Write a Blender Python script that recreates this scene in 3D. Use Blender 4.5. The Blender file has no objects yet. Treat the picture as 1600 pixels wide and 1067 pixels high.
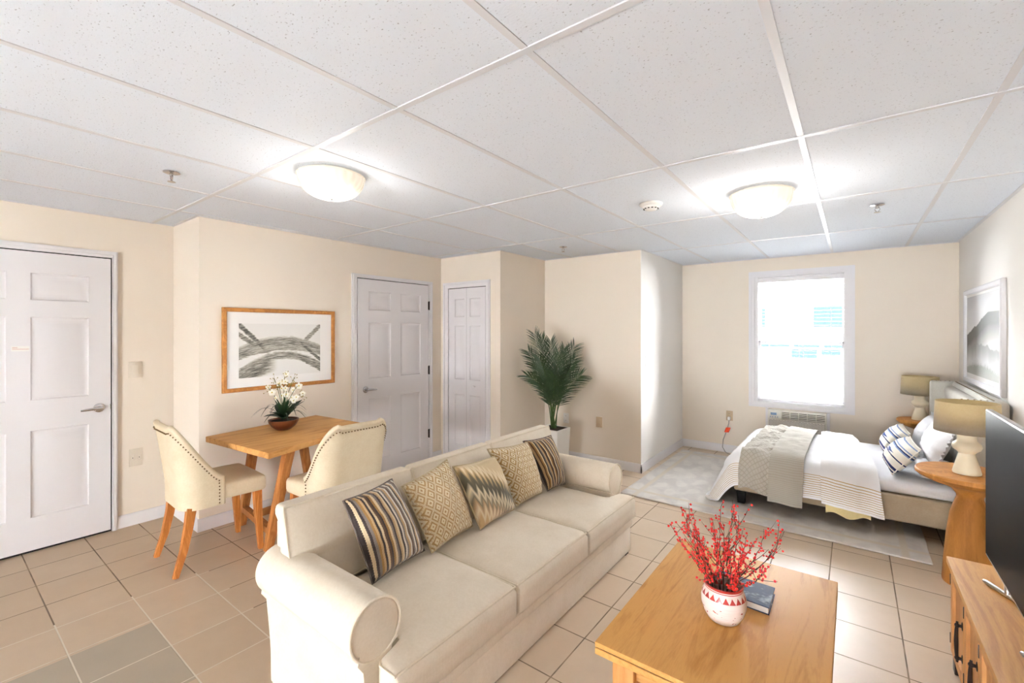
import bpy, bmesh, math, random
from mathutils import Vector, Matrix, noise
R = math.radians
PI = math.pi
C = bpy.context.scene.collection
random.seed(7)


def srgb(r, g, b):
    def f(c):
        c /= 255.0
        return c / 12.92 if c <= .04045 else ((c + .055) / 1.055) ** 2.4
    return (f(r), f(g), f(b), 1.0)


# ------------------------------------------------------------------ materials
class E:
    """A tiny expression wrapper round shader-node sockets."""
    def __init__(s, nt, sock): s.nt, s.s = nt, sock

    def _m(s, op, *a):
        n = s.nt.nodes.new('ShaderNodeMath'); n.operation = op
        for i, v in enumerate((s,) + a):
            if isinstance(v, E): s.nt.links.new(v.s, n.inputs[i])
            else: n.inputs[i].default_value = v
        return E(s.nt, n.outputs[0])
    def __add__(s, o): return s._m('ADD', o)
    __radd__ = __add__
    def __sub__(s, o): return s._m('SUBTRACT', o)
    def __rsub__(s, o): return (s * -1) + o
    def __mul__(s, o): return s._m('MULTIPLY', o)
    __rmul__ = __mul__
    def __truediv__(s, o): return s._m('DIVIDE', o)
    def abs(s): return s._m('ABSOLUTE')
    def frac(s): return s._m('FRACT')
    def floor(s): return s._m('FLOOR')
    def sin(s): return s._m('SINE')
    def lt(s, o): return s._m('LESS_THAN', o)
    def gt(s, o): return s._m('GREATER_THAN', o)
    def mn(s, o): return s._m('MINIMUM', o)
    def mx(s, o): return s._m('MAXIMUM', o)
    def pow(s, o): return s._m('POWER', o)
    def sqrt(s): return s._m('SQRT')
    def pp(s, o): return s._m('PINGPONG', o)
    def step(s, a, b):
        n = s.nt.nodes.new('ShaderNodeMapRange'); n.interpolation_type = 'SMOOTHSTEP'
        s.nt.links.new(s.s, n.inputs['Value'])
        n.inputs['From Min'].default_value = a; n.inputs['From Max'].default_value = b
        return E(s.nt, n.outputs[0])


class M:
    def __init__(s, name, color=(200, 200, 200), rough=.5, metal=0, spec=.5, emit=None, strength=0, sheen=0, coat=0):
        s.m = bpy.data.materials.new(name); s.m.use_nodes = True
        s.nt = s.m.node_tree; s.b = s.nt.nodes['Principled BSDF']
        s.b.inputs['Base Color'].default_value = srgb(*color)
        s.b.inputs['Roughness'].default_value = rough
        s.b.inputs['Metallic'].default_value = metal
        s.b.inputs['Specular IOR Level'].default_value = spec
        s.b.inputs['Sheen Weight'].default_value = sheen
        s.b.inputs['Coat Weight'].default_value = coat
        if emit:
            s.b.inputs['Emission Color'].default_value = srgb(*emit)
            s.b.inputs['Emission Strength'].default_value = strength
        s._tc = None

    def tc(s, which='Object'):
        if s._tc is None: s._tc = s.nt.nodes.new('ShaderNodeTexCoord')
        return s._tc.outputs[which]

    def xyz(s, which='Object'):
        n = s.nt.nodes.new('ShaderNodeSeparateXYZ'); s.nt.links.new(s.tc(which), n.inputs[0])
        return [E(s.nt, n.outputs[i]) for i in range(3)]

    def vec(s, x, y, z=0.0):
        n = s.nt.nodes.new('ShaderNodeCombineXYZ')
        for i, v in enumerate((x, y, z)):
            if isinstance(v, E): s.nt.links.new(v.s, n.inputs[i])
            else: n.inputs[i].default_value = v
        return n.outputs[0]

    def noise(s, scale=5, detail=3, rough=.5, vec=None, sc=(1, 1, 1), which='Object', dist=0):
        n = s.nt.nodes.new('ShaderNodeTexNoise')
        n.inputs['Scale'].default_value = scale; n.inputs['Detail'].default_value = detail
        n.inputs['Roughness'].default_value = rough; n.inputs['Distortion'].default_value = dist
        if vec is None:
            mp = s.nt.nodes.new('ShaderNodeMapping'); mp.inputs['Scale'].default_value = sc
            s.nt.links.new(s.tc(which), mp.inputs[0]); vec = mp.outputs[0]
        s.nt.links.new(vec, n.inputs['Vector'])
        return E(s.nt, n.outputs[0])

    def voro(s, scale, vec=None, which='Object', feature='F1'):
        n = s.nt.nodes.new('ShaderNodeTexVoronoi'); n.feature = feature
        n.inputs['Scale'].default_value = scale
        s.nt.links.new(vec if vec is not None else s.tc(which), n.inputs['Vector'])
        return E(s.nt, n.outputs['Distance'])

    def white(s, vec):
        n = s.nt.nodes.new('ShaderNodeTexWhiteNoise'); n.noise_dimensions = '3D'
        s.nt.links.new(vec, n.inputs['Vector'])
        return E(s.nt, n.outputs['Value'])

    def mix(s, fac, a, b, mode='MIX'):
        n = s.nt.nodes.new('ShaderNodeMix'); n.data_type = 'RGBA'; n.blend_type = mode
        if isinstance(fac, E): s.nt.links.new(fac.s, n.inputs[0])
        else: n.inputs[0].default_value = fac
        for i, v in ((6, a), (7, b)):
            if isinstance(v, tuple): n.inputs[i].default_value = srgb(*v)
            else: s.nt.links.new(v, n.inputs[i])
        return n.outputs[2]

    def ramp(s, fac, stops, constant=False):
        n = s.nt.nodes.new('ShaderNodeValToRGB')
        if constant: n.color_ramp.interpolation = 'CONSTANT'
        el = n.color_ramp.elements
        while len(el) < len(stops): el.new(1.0)
        for e, (p, c) in zip(el, stops): e.position = p; e.color = srgb(*c)
        s.nt.links.new(fac.s, n.inputs[0]); return n.outputs[0]

    def col(s, sock): s.nt.links.new(sock, s.b.inputs['Base Color']); return s
    def rgh(s, e): s.nt.links.new(e.s, s.b.inputs['Roughness']); return s

    def bump(s, e, strength=.3, dist=.002):
        n = s.nt.nodes.new('ShaderNodeBump')
        n.inputs['Strength'].default_value = strength; n.inputs['Distance'].default_value = dist
        s.nt.links.new(e.s, n.inputs['Height']); s.nt.links.new(n.outputs[0], s.b.inputs['Normal']); return s


def paint(name, c, rough=.6, var=4, bump=.06):
    m = M(name, c, rough, spec=.3)
    n = m.noise(1.3, 3)
    m.col(m.mix(n, tuple(max(0, x - var) for x in c), tuple(min(255, x + var) for x in c)))
    m.bump(m.noise(180, 2), bump, .001)
    return m.m


def fabric(name, c, c2=None, scale=420, rough=.9, bump=.35, var=.5, sheen=.15):
    m = M(name, c, rough, spec=.2, sheen=sheen)
    c2 = c2 or tuple(max(0, x - 14) for x in c)
    x, y, z = m.xyz()
    w = ((x * scale).sin() * (y * scale).sin() + (z * scale).sin()) * .25 + .5
    n = m.noise(6, 4, .6)
    f = m.noise(90, 2, .7) * .35 + n * .65
    m.col(m.mix(f.step(.3, .7), c2, c))
    m.bump(w * .5 + m.noise(35, 3) * .8, bump, .0015)
    return m.m


def wood(name, light, dark, grain=(9, 1.1, 9), rough=.45, ring=22):
    """Grain runs along the axis with the small scale."""
    m = M(name, light, rough + .1, spec=.25)
    n1 = m.noise(1.6, 4, .55, sc=grain, dist=1.2)
    rings = (n1 * ring).sin() * .5 + .5
    fine = m.noise(9, 3, .6, sc=tuple(g * 3 for g in grain))
    big = m.noise(2.2, 2, .5, sc=tuple(g * .25 for g in grain))
    f = rings * .34 + fine * .40 + big * .36
    mid = tuple(int((a + b) / 2) for a, b in zip(light, dark))
    m.col(m.ramp(f, [(.22, dark), (.45, mid), (.72, light)]))
    m.bump(fine, .08, .001)
    return m.m


MAT = {}
MAT['wall'] = paint('cream wall paint', (240, 230, 216), .65)
MAT['wall_lit'] = paint('wall paint paled by window light', (245, 242, 237), .65)  # paler than the cream walls: window overexposure painted into the colour
MAT['trim'] = paint('white trim paint', (238, 236, 238), .4, 2, .02)
MAT['door'] = paint('white door paint', (232, 230, 233), .42, 2, .05)
MAT['grid'] = paint('white ceiling bar', (224, 226, 232), .35, 1, .01)
MAT['plate'] = paint('ivory plastic', (224, 214, 198), .35, 1, .0)
MAT['beige_plate'] = paint('tan plastic', (196, 172, 140), .4, 1, .0)
MAT['white_plastic'] = paint('white plastic', (240, 239, 236), .35, 1, .0)
MAT['dark'] = M('dark gap', (22, 20, 20), .7).m
MAT['black'] = M('black satin', (12, 10, 10), .6, spec=.15).m
MAT['iron'] = M('dark bronze iron', (40, 30, 26), .42, .6).m
MAT['chrome'] = M('brushed chrome', (205, 205, 208), .22, 1).m
MAT['silver'] = M('silver metal', (215, 214, 216), .3, .9).m
MAT['sofa'] = fabric('oatmeal linen', (237, 227, 211), (226, 214, 195), bump=.22)
MAT['piping'] = fabric('oatmeal piping', (238, 228, 210), (226, 214, 192), bump=.1)
MAT['leather'] = fabric('cream leatherette', (226, 213, 187), (216, 200, 170), rough=.55, bump=.08, sheen=0)
MAT['nail'] = M('antique brass nail', (120, 96, 62), .35, .9).m
MAT['chair_leg'] = wood('honey chair wood', (196, 128, 66), (150, 88, 40), (14, 14, 1.2))
MAT['oak'] = wood('honey oak', (204, 153, 87), (170, 117, 59), (10, 1.0, 10), ring=15)
MAT['oak_x'] = wood('honey oak crosswise', (202, 152, 92), (170, 118, 64), (1.0, 10, 10), ring=13)
MAT['oak_z'] = wood('honey oak upright', (200, 146, 88), (166, 112, 60), (10, 10, 1.0), ring=13)
MAT['pedestal'] = wood('warm pedestal oak', (190, 132, 66), (154, 102, 46), (8, 8, 1.2), ring=12)
MAT['table_leg'] = wood('brown oak leg', (180, 120, 66), (140, 86, 42), (10, 10, 1.0))
MAT['table'] = wood('warm oak tabletop', (205, 155, 93), (170, 118, 62), (12, 1.0, 12), ring=14)
MAT['frame_wood'] = wood('oak picture frame', (186, 130, 66), (150, 96, 44), (6, 6, 6))
MAT['shade'] = fabric('tan lampshade linen', (204, 186, 146), (196, 176, 134), 700, bump=.12)
MAT['ceramic'] = paint('cream ceramic', (236, 225, 198), .35, 5, .0)
MAT['bed_fabric'] = fabric('taupe bed linen', (176, 160, 136), (166, 149, 124), bump=.2)
MAT['head_fabric'] = fabric('grey headboard linen', (206, 203, 194), (194, 190, 180), bump=.2)
MAT['sheet'] = fabric('white sheet cotton', (243, 243, 245), (236, 236, 240), bump=.08)
MAT['cream_lining'] = fabric('cream duvet lining', (232, 218, 168), (222, 206, 150), bump=.1)
MAT['soil'] = paint('dark potting soil', (48, 38, 30), .95, 10, .6)
MAT['stem'] = paint('brown twig', (78, 58, 44), .8, 12, .2)
MAT['palm_stem'] = paint('green palm stem', (62, 84, 40), .6, 12, .1)
MAT['berry'] = M('red berry', (220, 34, 30), .4).m
MAT['petal'] = M('white orchid petal', (246, 244, 232), .6).m
MAT['yellow'] = M('yellow orchid centre', (214, 190, 70), .6).m
MAT['bud'] = M('olive bud', (150, 132, 58), .6).m
MAT['orchid_leaf'] = paint('dark orchid leaf', (30, 52, 30), .4, 8, .1)
MAT['copper'] = M('ribbed copper bowl', (104, 58, 34), .38, .35).m
MAT['paper'] = paint('book pages', (226, 222, 214), .8, 4, .1)
MAT['orange'] = M('orange tag', (244, 78, 34), .5).m
MAT['cord'] = M('grey cord', (150, 146, 142), .5).m
MAT['mirror_white'] = paint('white picture frame', (236, 236, 240), .4, 2, .0)

# palm leaf
m = M('palm leaflet', (32, 60, 30), .5)
m.col(m.mix(m.noise(7, 3), (16, 36, 14), (40, 70, 26)))
MAT['palm'] = m.m

# ceiling tile : white mineral board with pits and short fissures
m = M('pitted ceiling tile', (226, 226, 229), .85, spec=.1)
pit = m.noise(105, 2, .6, sc=(1.0, 1.6, 1)).step(.275, .36)
wv = m.noise(15, 2, .5)
x, y, z = m.xyz()
worm = m.noise(75, 3, .6, sc=(1, 2.0, 1))
m.col(m.mix(pit, (178, 182, 190), (233, 240, 250)))
m.bump(pit * .6 + worm * .8, .4, .002)
MAT['ceiling'] = m.m

# floor : 12 inch ceramic tiles
m = M('ceramic floor tile', (205, 178, 148), .35, spec=.4)
x, y, z = m.xyz()
T = .3092
tx = (x - .19) / T; ty = (y - .421) / T
ex = (tx.frac() - .5).abs(); ey = (ty.frac() - .5).abs()
g = ex.mx(ey).step(.4865, .4935)
rnd = m.white(m.vec(tx.floor(), ty.floor(), 3.0))
base = m.mix(m.noise(4.5, 5, .65, vec=m.vec(x + rnd * 7, y + rnd * 3, 0)), (204, 184, 160), (222, 204, 182))
base = m.mix(rnd * .4, base, (198, 178, 154))
grey = (x.gt(-2.88) * x.lt(-2.262) * y.gt(.112) * y.lt(.73))
base = m.mix(grey * (m.noise(3, 3) * .5 + .45), base, (170, 164, 150))
grout = m.mix(m.noise(6, 2).step(.4, .65), (112, 96, 78), (150, 130, 104))
pale = x.gt(-3.25) * y.lt(1.1) * x.lt(-1.9)
grout = m.mix(pale * .9, grout, (240, 233, 220))
m.col(m.mix(g, base, grout))
m.rgh(m.noise(5, 3) * .14 + .27 + g * .4)
m.bump((1 - g) * 1.0 + m.noise(14, 3) * .12, .5, .002)
MAT['floor'] = m.m

# rug : worn pale persian pattern
m = M('faded woven rug', (205, 200, 194), .95, spec=.1, sheen=.2)
x, y, z = m.xyz()
dx = x.abs(); dy = y.abs()
bd = ((dx - .93).abs().mx(0.0)).mn((dy - .80).abs()).step(.012, .03)
med = (((x * 21).sin() * (y * 21).sin()) + ((x * 43 + (y * 17).sin()).sin() * .5)).step(-.2, .6)
wear = m.noise(3.2, 6, .7).step(.38, .62)
thread = m.noise(30, 3, .7, sc=(1, 6, 1))
f = med * .4 + wear * .5 + thread * .3
c = m.ramp(f, [(.2, (204, 199, 195)), (.5, (213, 209, 204)), (.85, (222, 218, 212))])
c = m.mix(bd, (214, 205, 190), c)
m.col(c); m.bump(thread + m.noise(200, 2), .5, .002)
MAT['rug'] = m.m


# cushions' woven patterns (they follow the cloth's own UV)
def m_stripe(name, stops, zig=.006, n=34, rough=.95):
    m = M(name, (200, 190, 170), rough, spec=.1, sheen=.2)
    x, y, z = m.xyz('UV')
    kn = ((y * n).frac() - .5).abs()
    u = x + kn * zig * 2
    c = m.ramp(u, stops, True)
    c = m.mix((((y * n * 2).frac() - .5).abs() * ((x * n * 2).frac() - .5).abs()) * 2.2, c, (60, 50, 44), 'MIX')
    m.col(c); m.bump(kn + ((x * n * 1.5).frac() - .5).abs(), .6, .003)
    return m.m


K, CR, GO, BR, GY, TA, WH = (52, 44, 44), (222, 202, 166), (160, 122, 72), (92, 68, 52), (128, 118, 112), (196, 164, 122), (232, 226, 214)
seq = [K, CR, K, GY, GO, TA, K, CR, BR, K, GO, CR, GY, K, TA, CR, K, WH, GY, TA, WH, BR, GY, WH, K, TA, WH, GY, BR, WH, GY]
MAT['stripe'] = m_stripe('striped knit', [(i / len(seq), c) for i, c in enumerate(seq)])
seq2 = [K, TA, BR, GO, CR, K, GY, TA, BR, K, CR, GO, BR, K, CR, GY, K, GO, TA, K, CR, BR, GY, K, TA, CR, K, BR, CR, K, GY]
MAT['stripe2'] = m_stripe('striped knit brown', [(i / len(seq2), c) for i, c in enumerate(seq2)])

m = M('diamond weave', (200, 190, 170), .95, spec=.1, sheen=.2)
x, y, z = m.xyz('UV')
n_ = 6.0
a = ((x * n_).frac() - .5).abs(); b = ((y * n_ * .8).frac() - .5).abs()
d = a + b
ringf = (d * 3.1 + .25).frac().gt(.46)
tick = ((x * 60).frac().gt(.5)) * d.gt(.40) * d.lt(.62)
f = (ringf * (1 - tick) + tick * .5)
m.col(m.mix(f, (168, 136, 84), (226, 216, 192)))
m.bump(f + m.noise(300, 2), .5, .002)
MAT['diamond'] = m.m

m = M('flame stitch weave', (120, 110, 90), .95, spec=.1, sheen=.2)
x, y, z = m.xyz('UV')
zz = ((x * 12).frac() - .5).abs() * .34
v = y * 1.0 + (x * .55) + zz + m.noise(5, 2, which='UV') * .08 - .26
m.col(m.ramp(v, [(0, (206, 176, 132)), (.1, (232, 220, 194)), (.2, (190, 160, 124)), (.3, (112, 104, 86)), (.42, (226, 212, 182)), (.53, (74, 68, 54)), (.68, (88, 82, 66)), (.78, (178, 152, 110)), (.9, (228, 214, 186)), (1, (206, 186, 150))]))
m.bump(m.noise(200, 2), .5, .002)
MAT['flame'] = m.m

m = M('blue striped cotton', (236, 230, 218), .9, spec=.1)
x, y, z = m.xyz('UV')
NV, BL = (40, 48, 92), (132, 152, 186); W = (240, 234, 222)
bars = [W, NV, W, NV, NV, W, W, W, W, W, NV, W, W, W, W, W, W, BL, NV, W, BL, W, W, W, W, BL, W, W]
c = m.ramp(y, [(i / len(bars), q) for i, q in enumerate(bars)], True)
arrow = ((y - .44 - (x - .5).abs() * .05).abs().lt(.05 - (x - .5).abs() * .16)) * (x - .5).abs().lt(.3)
m.col(m.mix(arrow, c, (52, 74, 128))); m.bump(m.noise(200, 2), .3, .002)
MAT['blue_stripe'] = m.m

# duvet : white cotton, thin gold lines near the near hem (UV v = distance from the hem in metres)
m = M('white duvet cotton', (243, 243, 245), .9, spec=.15, sheen=.1)
x, y, z = m.xyz('UV')
line = ((y * 62).frac().lt(.24)) * y.lt(.185) * y.gt(.018)
m.col(m.mix(line, m.mix(m.noise(5, 2), (240, 240, 243), (246, 246, 247)), (186, 152, 86)))
m.bump(m.noise(6, 4, .6), .25, .02)
MAT['duvet'] = m.m

# throw : quilted greige cotton
m = M('quilted greige throw', (176, 170, 158), .92, spec=.12, sheen=.15)
x, y, z = m.xyz('UV')
a = (((x + y) * 26).frac() - .5).abs(); b = (((x - y) * 26).frac() - .5).abs()
q = a.mx(b).step(.36, .5)
m.col(m.mix(q * .7 + m.noise(12, 3) * .3, (184, 178, 166), (162, 155, 142)))
m.bump((1 - q) + m.noise(22, 4, .6) * .7, .5, .006)
MAT['throw'] = m.m
m = M('ribbed greige throw', (196, 190, 178), .92, spec=.12, sheen=.15)
x, y, z = m.xyz('UV')
q = ((y * 70).frac() - .5).abs()
m.col(m.mix(q, (164, 158, 146), (186, 181, 170))); m.bump(q, .5, .004)
MAT['throw_rib'] = m.m

# vase : white glaze, red zigzag band, red rim, little red blossoms (generated z = height)
m = M('painted vase', (238, 224, 220), .3, coat=.3)
gx, gy, gz = m.xyz('UV')
tri = ((gx * 20).frac() - .5).abs() * 2
band = gy.gt(.74) * gy.lt(.92)
teeth = tri.lt((gy - .74) / .16)
inner = ((gy - .86).abs().lt(.022)) * tri.gt(.35)
red = (gy.gt(.68) * gy.lt(.86) * tri.gt((gy - .68) / .15)).mx(gy.gt(.885) * gy.lt(.905)).mx(gy.gt(.935))
spots = m.noise(5, 1, vec=m.vec(gx * 5.5, gy * 2.2, 0)).gt(.665) * gy.lt(.5) * gy.gt(.08)
wash = m.noise(4, 3, vec=m.vec(gx * 2, gy * 12, 0)).step(.45, .8)
c = m.mix(wash * .5, (244, 232, 226), (226, 186, 178))
c = m.mix(red.mx(spots), c, (172, 40, 34))
m.col(c)
MAT['vase'] = m.m

# book cover : night blue with pale clouds
m = M('blue book cover', (52, 62, 86), .5, spec=.15)
MAT['faint_red'] = M('faint red print', (206, 132, 124), .6).m
cl = m.noise(14, 4, .6, sc=(1, 1.8, 1)).step(.56, .72)
m.col(m.mix(cl * .7, m.mix(m.noise(6, 3), (34, 44, 74), (52, 68, 92)), (176, 186, 198)))
MAT['book'] = m.m

# television glass
m = M('dark screen', (15, 16, 20), .35, spec=.02)
MAT['screen'] = m.m

# ink drawing : sweeping grey strokes on white paper
m = M('abstract ink strokes', (236, 234, 230), .7)
u, v, w_ = m.xyz('UV')
nz = m.noise(7, 5, .7, vec=m.vec(u * 1.2, v * 4.5, 0))
nz2 = m.noise(9, 5, .72, vec=m.vec(u * .8, (v + u * u * .5 - u * .5) * 6, 0))


def stroke(center, width, dens=1.0):
    d = (v + (nz - .5) * .12 - center).abs() / width
    return ((1 - d) * 2.2).mx(0.0).mn(1.0) * (nz2 * 2.2 - .62).mx(0.0) * dens


cu = u - .5
nz3 = m.noise(5, 3, .6, vec=m.vec(u * 1.5 + 3, v * 2, 0))
arcA = stroke(.65 - cu * cu * .75, .125, .9)             # upper arch
arcA2 = stroke(.52 - cu * cu * .55 + cu * .03, .045, .8)
arcB = stroke(.39 - cu * cu * 1.1 + cu * .05, .085, .9)   # lower arch
lower = stroke(.27 - (u - .50) * (u - .50) * 1.5, .20, 1.0) * (1 - u.step(.28, .46))
xl = stroke(.98 - u * 1.55, .07, 1.2) * (1 - u.step(.22, .40))        # upper left strokes
xl2 = stroke(.80 - u * 1.1, .06, 1.0) * (1 - u.step(.15, .30))
xr = stroke(.50 + (u - .68) * 1.5, .07, .8) * u.step(.62, .78)    # upper right strokes
edge = stroke(.66 - (u - .7) * 1.3, .05, 1.2) * u.step(.66, .76)
edge2 = stroke(.34 - (u - .7) * .9, .05, 1.0) * u.step(.60, .76)
f = (arcA.mx(arcA2).mx(arcB) * (nz3 * .9 + .45)).mx(xl).mx(xl2).mx(xr).mx(lower).mx(edge).mx(edge2)
tone = m.ramp(f, [(0, (234, 233, 230)), (.12, (212, 210, 202)), (.32, (166, 162, 150)), (.55, (100, 98, 90)), (.8, (48, 47, 43))])
m.col(tone)
MAT['ink'] = m.m
MAT['mat_board'] = paint('white mat board', (243, 242, 240), .7, 1, .02)

# misty hills print
m = M('misty hills print', (160, 160, 158), .45)
u, v, w_ = m.xyz('UV')
n1 = m.noise(3, 5, .55, vec=m.vec(u * 1.4, .3, 0)); n2 = m.noise(4, 5, .6, vec=m.vec(u * 1.6, 4.1, 0)); n3 = m.noise(60, 1, .5, vec=m.vec(u, 9.0, 0))
sky = m.ramp(v + (m.noise(3, 4, vec=m.vec(u, v * 3, 0)) - .5) * .12, [(.6, (226, 226, 226)), (.8, (214, 214, 216)), (1, (190, 191, 194))])
ridge1 = u * .40 + .50 + (n1 - .5) * .16 - (u - .7).mx(0.0) * .3
h1 = ridge1.mn(.78)
below1 = (h1 - v).step(0.0, .012)
c1 = m.ramp((h1 - v) * 1.0, [(0, (26, 25, 22)), (.14, (50, 49, 45)), (.30, (160, 159, 156)), (.36, (200, 200, 198))])
c = m.mix(below1, sky, c1)
ridge2 = .39 + (n2 - .5) * .20 - (u - .35).abs() * .10 + u * .04
b2 = (ridge2 - v).step(0.0, .02)
c2 = m.ramp(ridge2 - v, [(0, (104, 105, 104)), (.07, (136, 137, 136)), (.2, (198, 199, 199)), (.3, (196, 197, 196))])
c = m.mix(b2, c, c2)
ridge3 = .12 + (n3 - .4).mx(0.0) * .22 - (u - .5) * (u - .5) * .25
b3 = (ridge3 - v).step(0.0, .01)
c3 = m.ramp(v, [(0, (168, 170, 164)), (.1, (140, 144, 136)), (.17, (96, 100, 92))])
c = m.mix(b3, c, c3)
m.col(c)
MAT['hills'] = m.m

# air conditioner grille
m = M('ac plastic', (232, 229, 220), .45); MAT['ac'] = m.m
m = M('ac mesh', (222, 219, 210), .5)
x, y, z = m.xyz()
hole = (((x * 70).frac() - .5).abs() * 2).mx(((z * 62 + (x * 70).floor() * .5).frac() - .5).abs() * 2).lt(.62)
m.col(m.mix(hole, (230, 227, 219), (150, 146, 138)))
MAT['ac_mesh'] = m.m
m = M('blue display', (96, 128, 170), .3); MAT['display'] = m.m

# glass
m = M('window glass', (255, 255, 255), 0)
nt = m.nt
tr = nt.nodes.new('ShaderNodeBsdfTransparent'); gl = nt.nodes.new('ShaderNodeBsdfGlossy'); gl.inputs['Roughness'].default_value = .02
fr = nt.nodes.new('ShaderNodeFresnel'); fr.inputs['IOR'].default_value = 1.35
mx = nt.nodes.new('ShaderNodeMixShader')
nt.links.new(fr.outputs[0], mx.inputs[0]); nt.links.new(tr.outputs[0], mx.inputs[1]); nt.links.new(gl.outputs[0], mx.inputs[2])
nt.links.new(mx.outputs[0], nt.nodes['Material Output'].inputs[0])
MAT['glass'] = m.m

# lamp bowl: pressed glass, lit from inside
m = M('lit pressed glass', (250, 244, 230), .25, emit=(255, 240, 214), strength=4.0)
x, y, z = m.xyz()
m.bump(((x * 120).sin() * (y * 120).sin()), .6, .003)
r2 = (x * x + y * y) / .0064
hot = (r2 * -1)._m('EXPONENT') * 2.2 + .12
m.nt.links.new(hot.s, m.b.inputs['Emission Strength'])
MAT['bowl'] = m.m

m = M('blind slat', (245, 245, 245), .5)
nt = m.nt
tl = nt.nodes.new('ShaderNodeBsdfTranslucent'); tl.inputs[0].default_value = (.94, .94, .95, 1)
mx = nt.nodes.new('ShaderNodeMixShader'); mx.inputs[0].default_value = .5
nt.links.new(m.b.outputs[0], mx.inputs[1]); nt.links.new(tl.outputs[0], mx.inputs[2])
nt.links.new(mx.outputs[0], nt.nodes['Material Output'].inputs[0])
MAT['slat'] = m.m
MAT['facade'] = paint('pale house siding', (236, 236, 234), .8, 4, .1)
MAT['facade_window'] = M('bluish window pane', (22, 29, 34), 1.0, spec=0).m
MAT['lawn'] = paint('dry pale ground', (236, 236, 232), .95, 6, .1)


# ------------------------------------------------------------------ mesh helpers
def bm_new(): return bmesh.new()


def finish(bm, angle=38):
    bmesh.ops.recalc_face_normals(bm, faces=bm.faces)
    lim = R(angle)
    for f in bm.faces: f.smooth = True
    for e in bm.edges:
        e.smooth = not (len(e.link_faces) == 2 and e.calc_face_angle(0) > lim)


def obj(name, bm, mat, parent=None, angle=38, fin=True):
    """Link a bmesh as ONE mesh object; geometry is given in world space unless the parent thing is 'local'."""
    if fin: finish(bm, angle)
    if parent is not None:
        root = parent
        while root.parent is not None: root = root.parent
        if not root.get('_local'):
            bmesh.ops.translate(bm, verts=bm.verts, vec=-Vector(root.location))
    me = bpy.data.meshes.new(name); bm.to_mesh(me); bm.free()
    o = bpy.data.objects.new(name, me); C.objects.link(o)
    for mm in (mat if isinstance(mat, (list, tuple)) else [mat]):
        me.materials.append(MAT[mm] if isinstance(mm, str) else mm)
    if parent is not None: o.parent = parent
    return o


def single(name, bm, mat, loc, label, cat, group=None, angle=38):
    """A thing that is one mesh, its origin put at loc."""
    finish(bm, angle)
    bmesh.ops.translate(bm, verts=bm.verts, vec=-Vector(loc))
    me = bpy.data.meshes.new(name); bm.to_mesh(me); bm.free()
    o = bpy.data.objects.new(name, me); C.objects.link(o); o.location = loc
    me.materials.append(MAT[mat])
    o['label'] = label; o['category'] = cat
    if group: o['group'] = group
    return o


LOCALS = []


def thing(name, label, cat, loc=(0, 0, 0), rotz=0, group=None, local=False):
    o = bpy.data.objects.new(name, None); C.objects.link(o)
    o.empty_display_size = .1
    o.location = loc; o.rotation_euler = (0, 0, rotz)
    o['label'] = label; o['category'] = cat
    if group: o['group'] = group
    if local: o['_local'] = 1; LOCALS.append(o)
    return o


def struct(name, bm, mat, parent=None, angle=38):
    o = obj(name, bm, mat, parent, angle)
    if parent is None: o['kind'] = 'structure'
    return o


def copy_tree(o, parent=None):
    c = o.copy(); C.objects.link(c)
    if parent is not None: c.parent = parent
    elif '_local' in c: LOCALS.append(c)
    for ch in list(o.children): copy_tree(ch, c)
    return c


def box(bm, x0, x1, y0, y1, z0, z1, bev=0, seg=2):
    r = bmesh.ops.create_cube(bm, size=1)
    vs = r['verts']
    for v in vs:
        v.co = Vector(((x0 + x1) / 2 + v.co.x * (x1 - x0), (y0 + y1) / 2 + v.co.y * (y1 - y0), (z0 + z1) / 2 + v.co.z * (z1 - z0)))
    if bev:
        es = set()
        for v in vs: es.update(v.link_edges)
        bmesh.ops.bevel(bm, geom=list(es), offset=bev, segments=seg, affect='EDGES', profile=.5)
    return bm


def B(*a, **k): return box(bm_new(), *a, **k)


def hexa(bm, p, bev=0, seg=2):
    """Box from 8 corner points: 4 bottom then 4 top, each ring in order."""
    v = [bm.verts.new(q) for q in p]
    fs = [bm.faces.new([v[i] for i in f]) for f in ((3, 2, 1, 0), (4, 5, 6, 7), (0, 1, 5, 4), (1, 2, 6, 5), (2, 3, 7, 6), (3, 0, 4, 7))]
    if bev:
        es = set()
        for q in v: es.update(q.link_edges)
        bmesh.ops.bevel(bm, geom=list(es), offset=bev, segments=seg, affect='EDGES', profile=.5)
    return bm


def lathe(bm, prof, cx=0, cy=0, cz=0, n=40, uv=False, ribs=0, rib=0):
    rings = []
    for r, z in prof:
        ring = []
        for i in range(n):
            a = 2 * PI * i / n
            rr = r * (1 + (rib * math.cos(a * ribs) if ribs else 0))
            ring.append(bm.verts.new((cx + rr * math.cos(a), cy + rr * math.sin(a), cz + z)))
        rings.append(ring)
    lay = bm.loops.layers.uv.verify() if uv else None
    L = len(prof) - 1
    zs = [p[1] for p in prof]; z0, z1 = min(zs), max(zs)
    for k in range(L):
        for i in range(n):
            j = (i + 1) % n
            f = bm.faces.new((rings[k][i], rings[k][j], rings[k + 1][j], rings[k + 1][i]))
            if uv:
                us = (i / n, (i + 1) / n, (i + 1) / n, i / n); vv = (zs[k], zs[k], zs[k + 1], zs[k + 1])
                for lp, a_, b_ in zip(f.loops, us, vv): lp[lay].uv = (a_, (b_ - z0) / (z1 - z0))
    if prof[0][0] > 1e-5: bm.faces.new(rings[0][::-1])
    if prof[-1][0] > 1e-5 and not uv: bm.faces.new(rings[-1])
    bmesh.ops.remove_doubles(bm, verts=bm.verts, dist=1e-6)
    return bm


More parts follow.
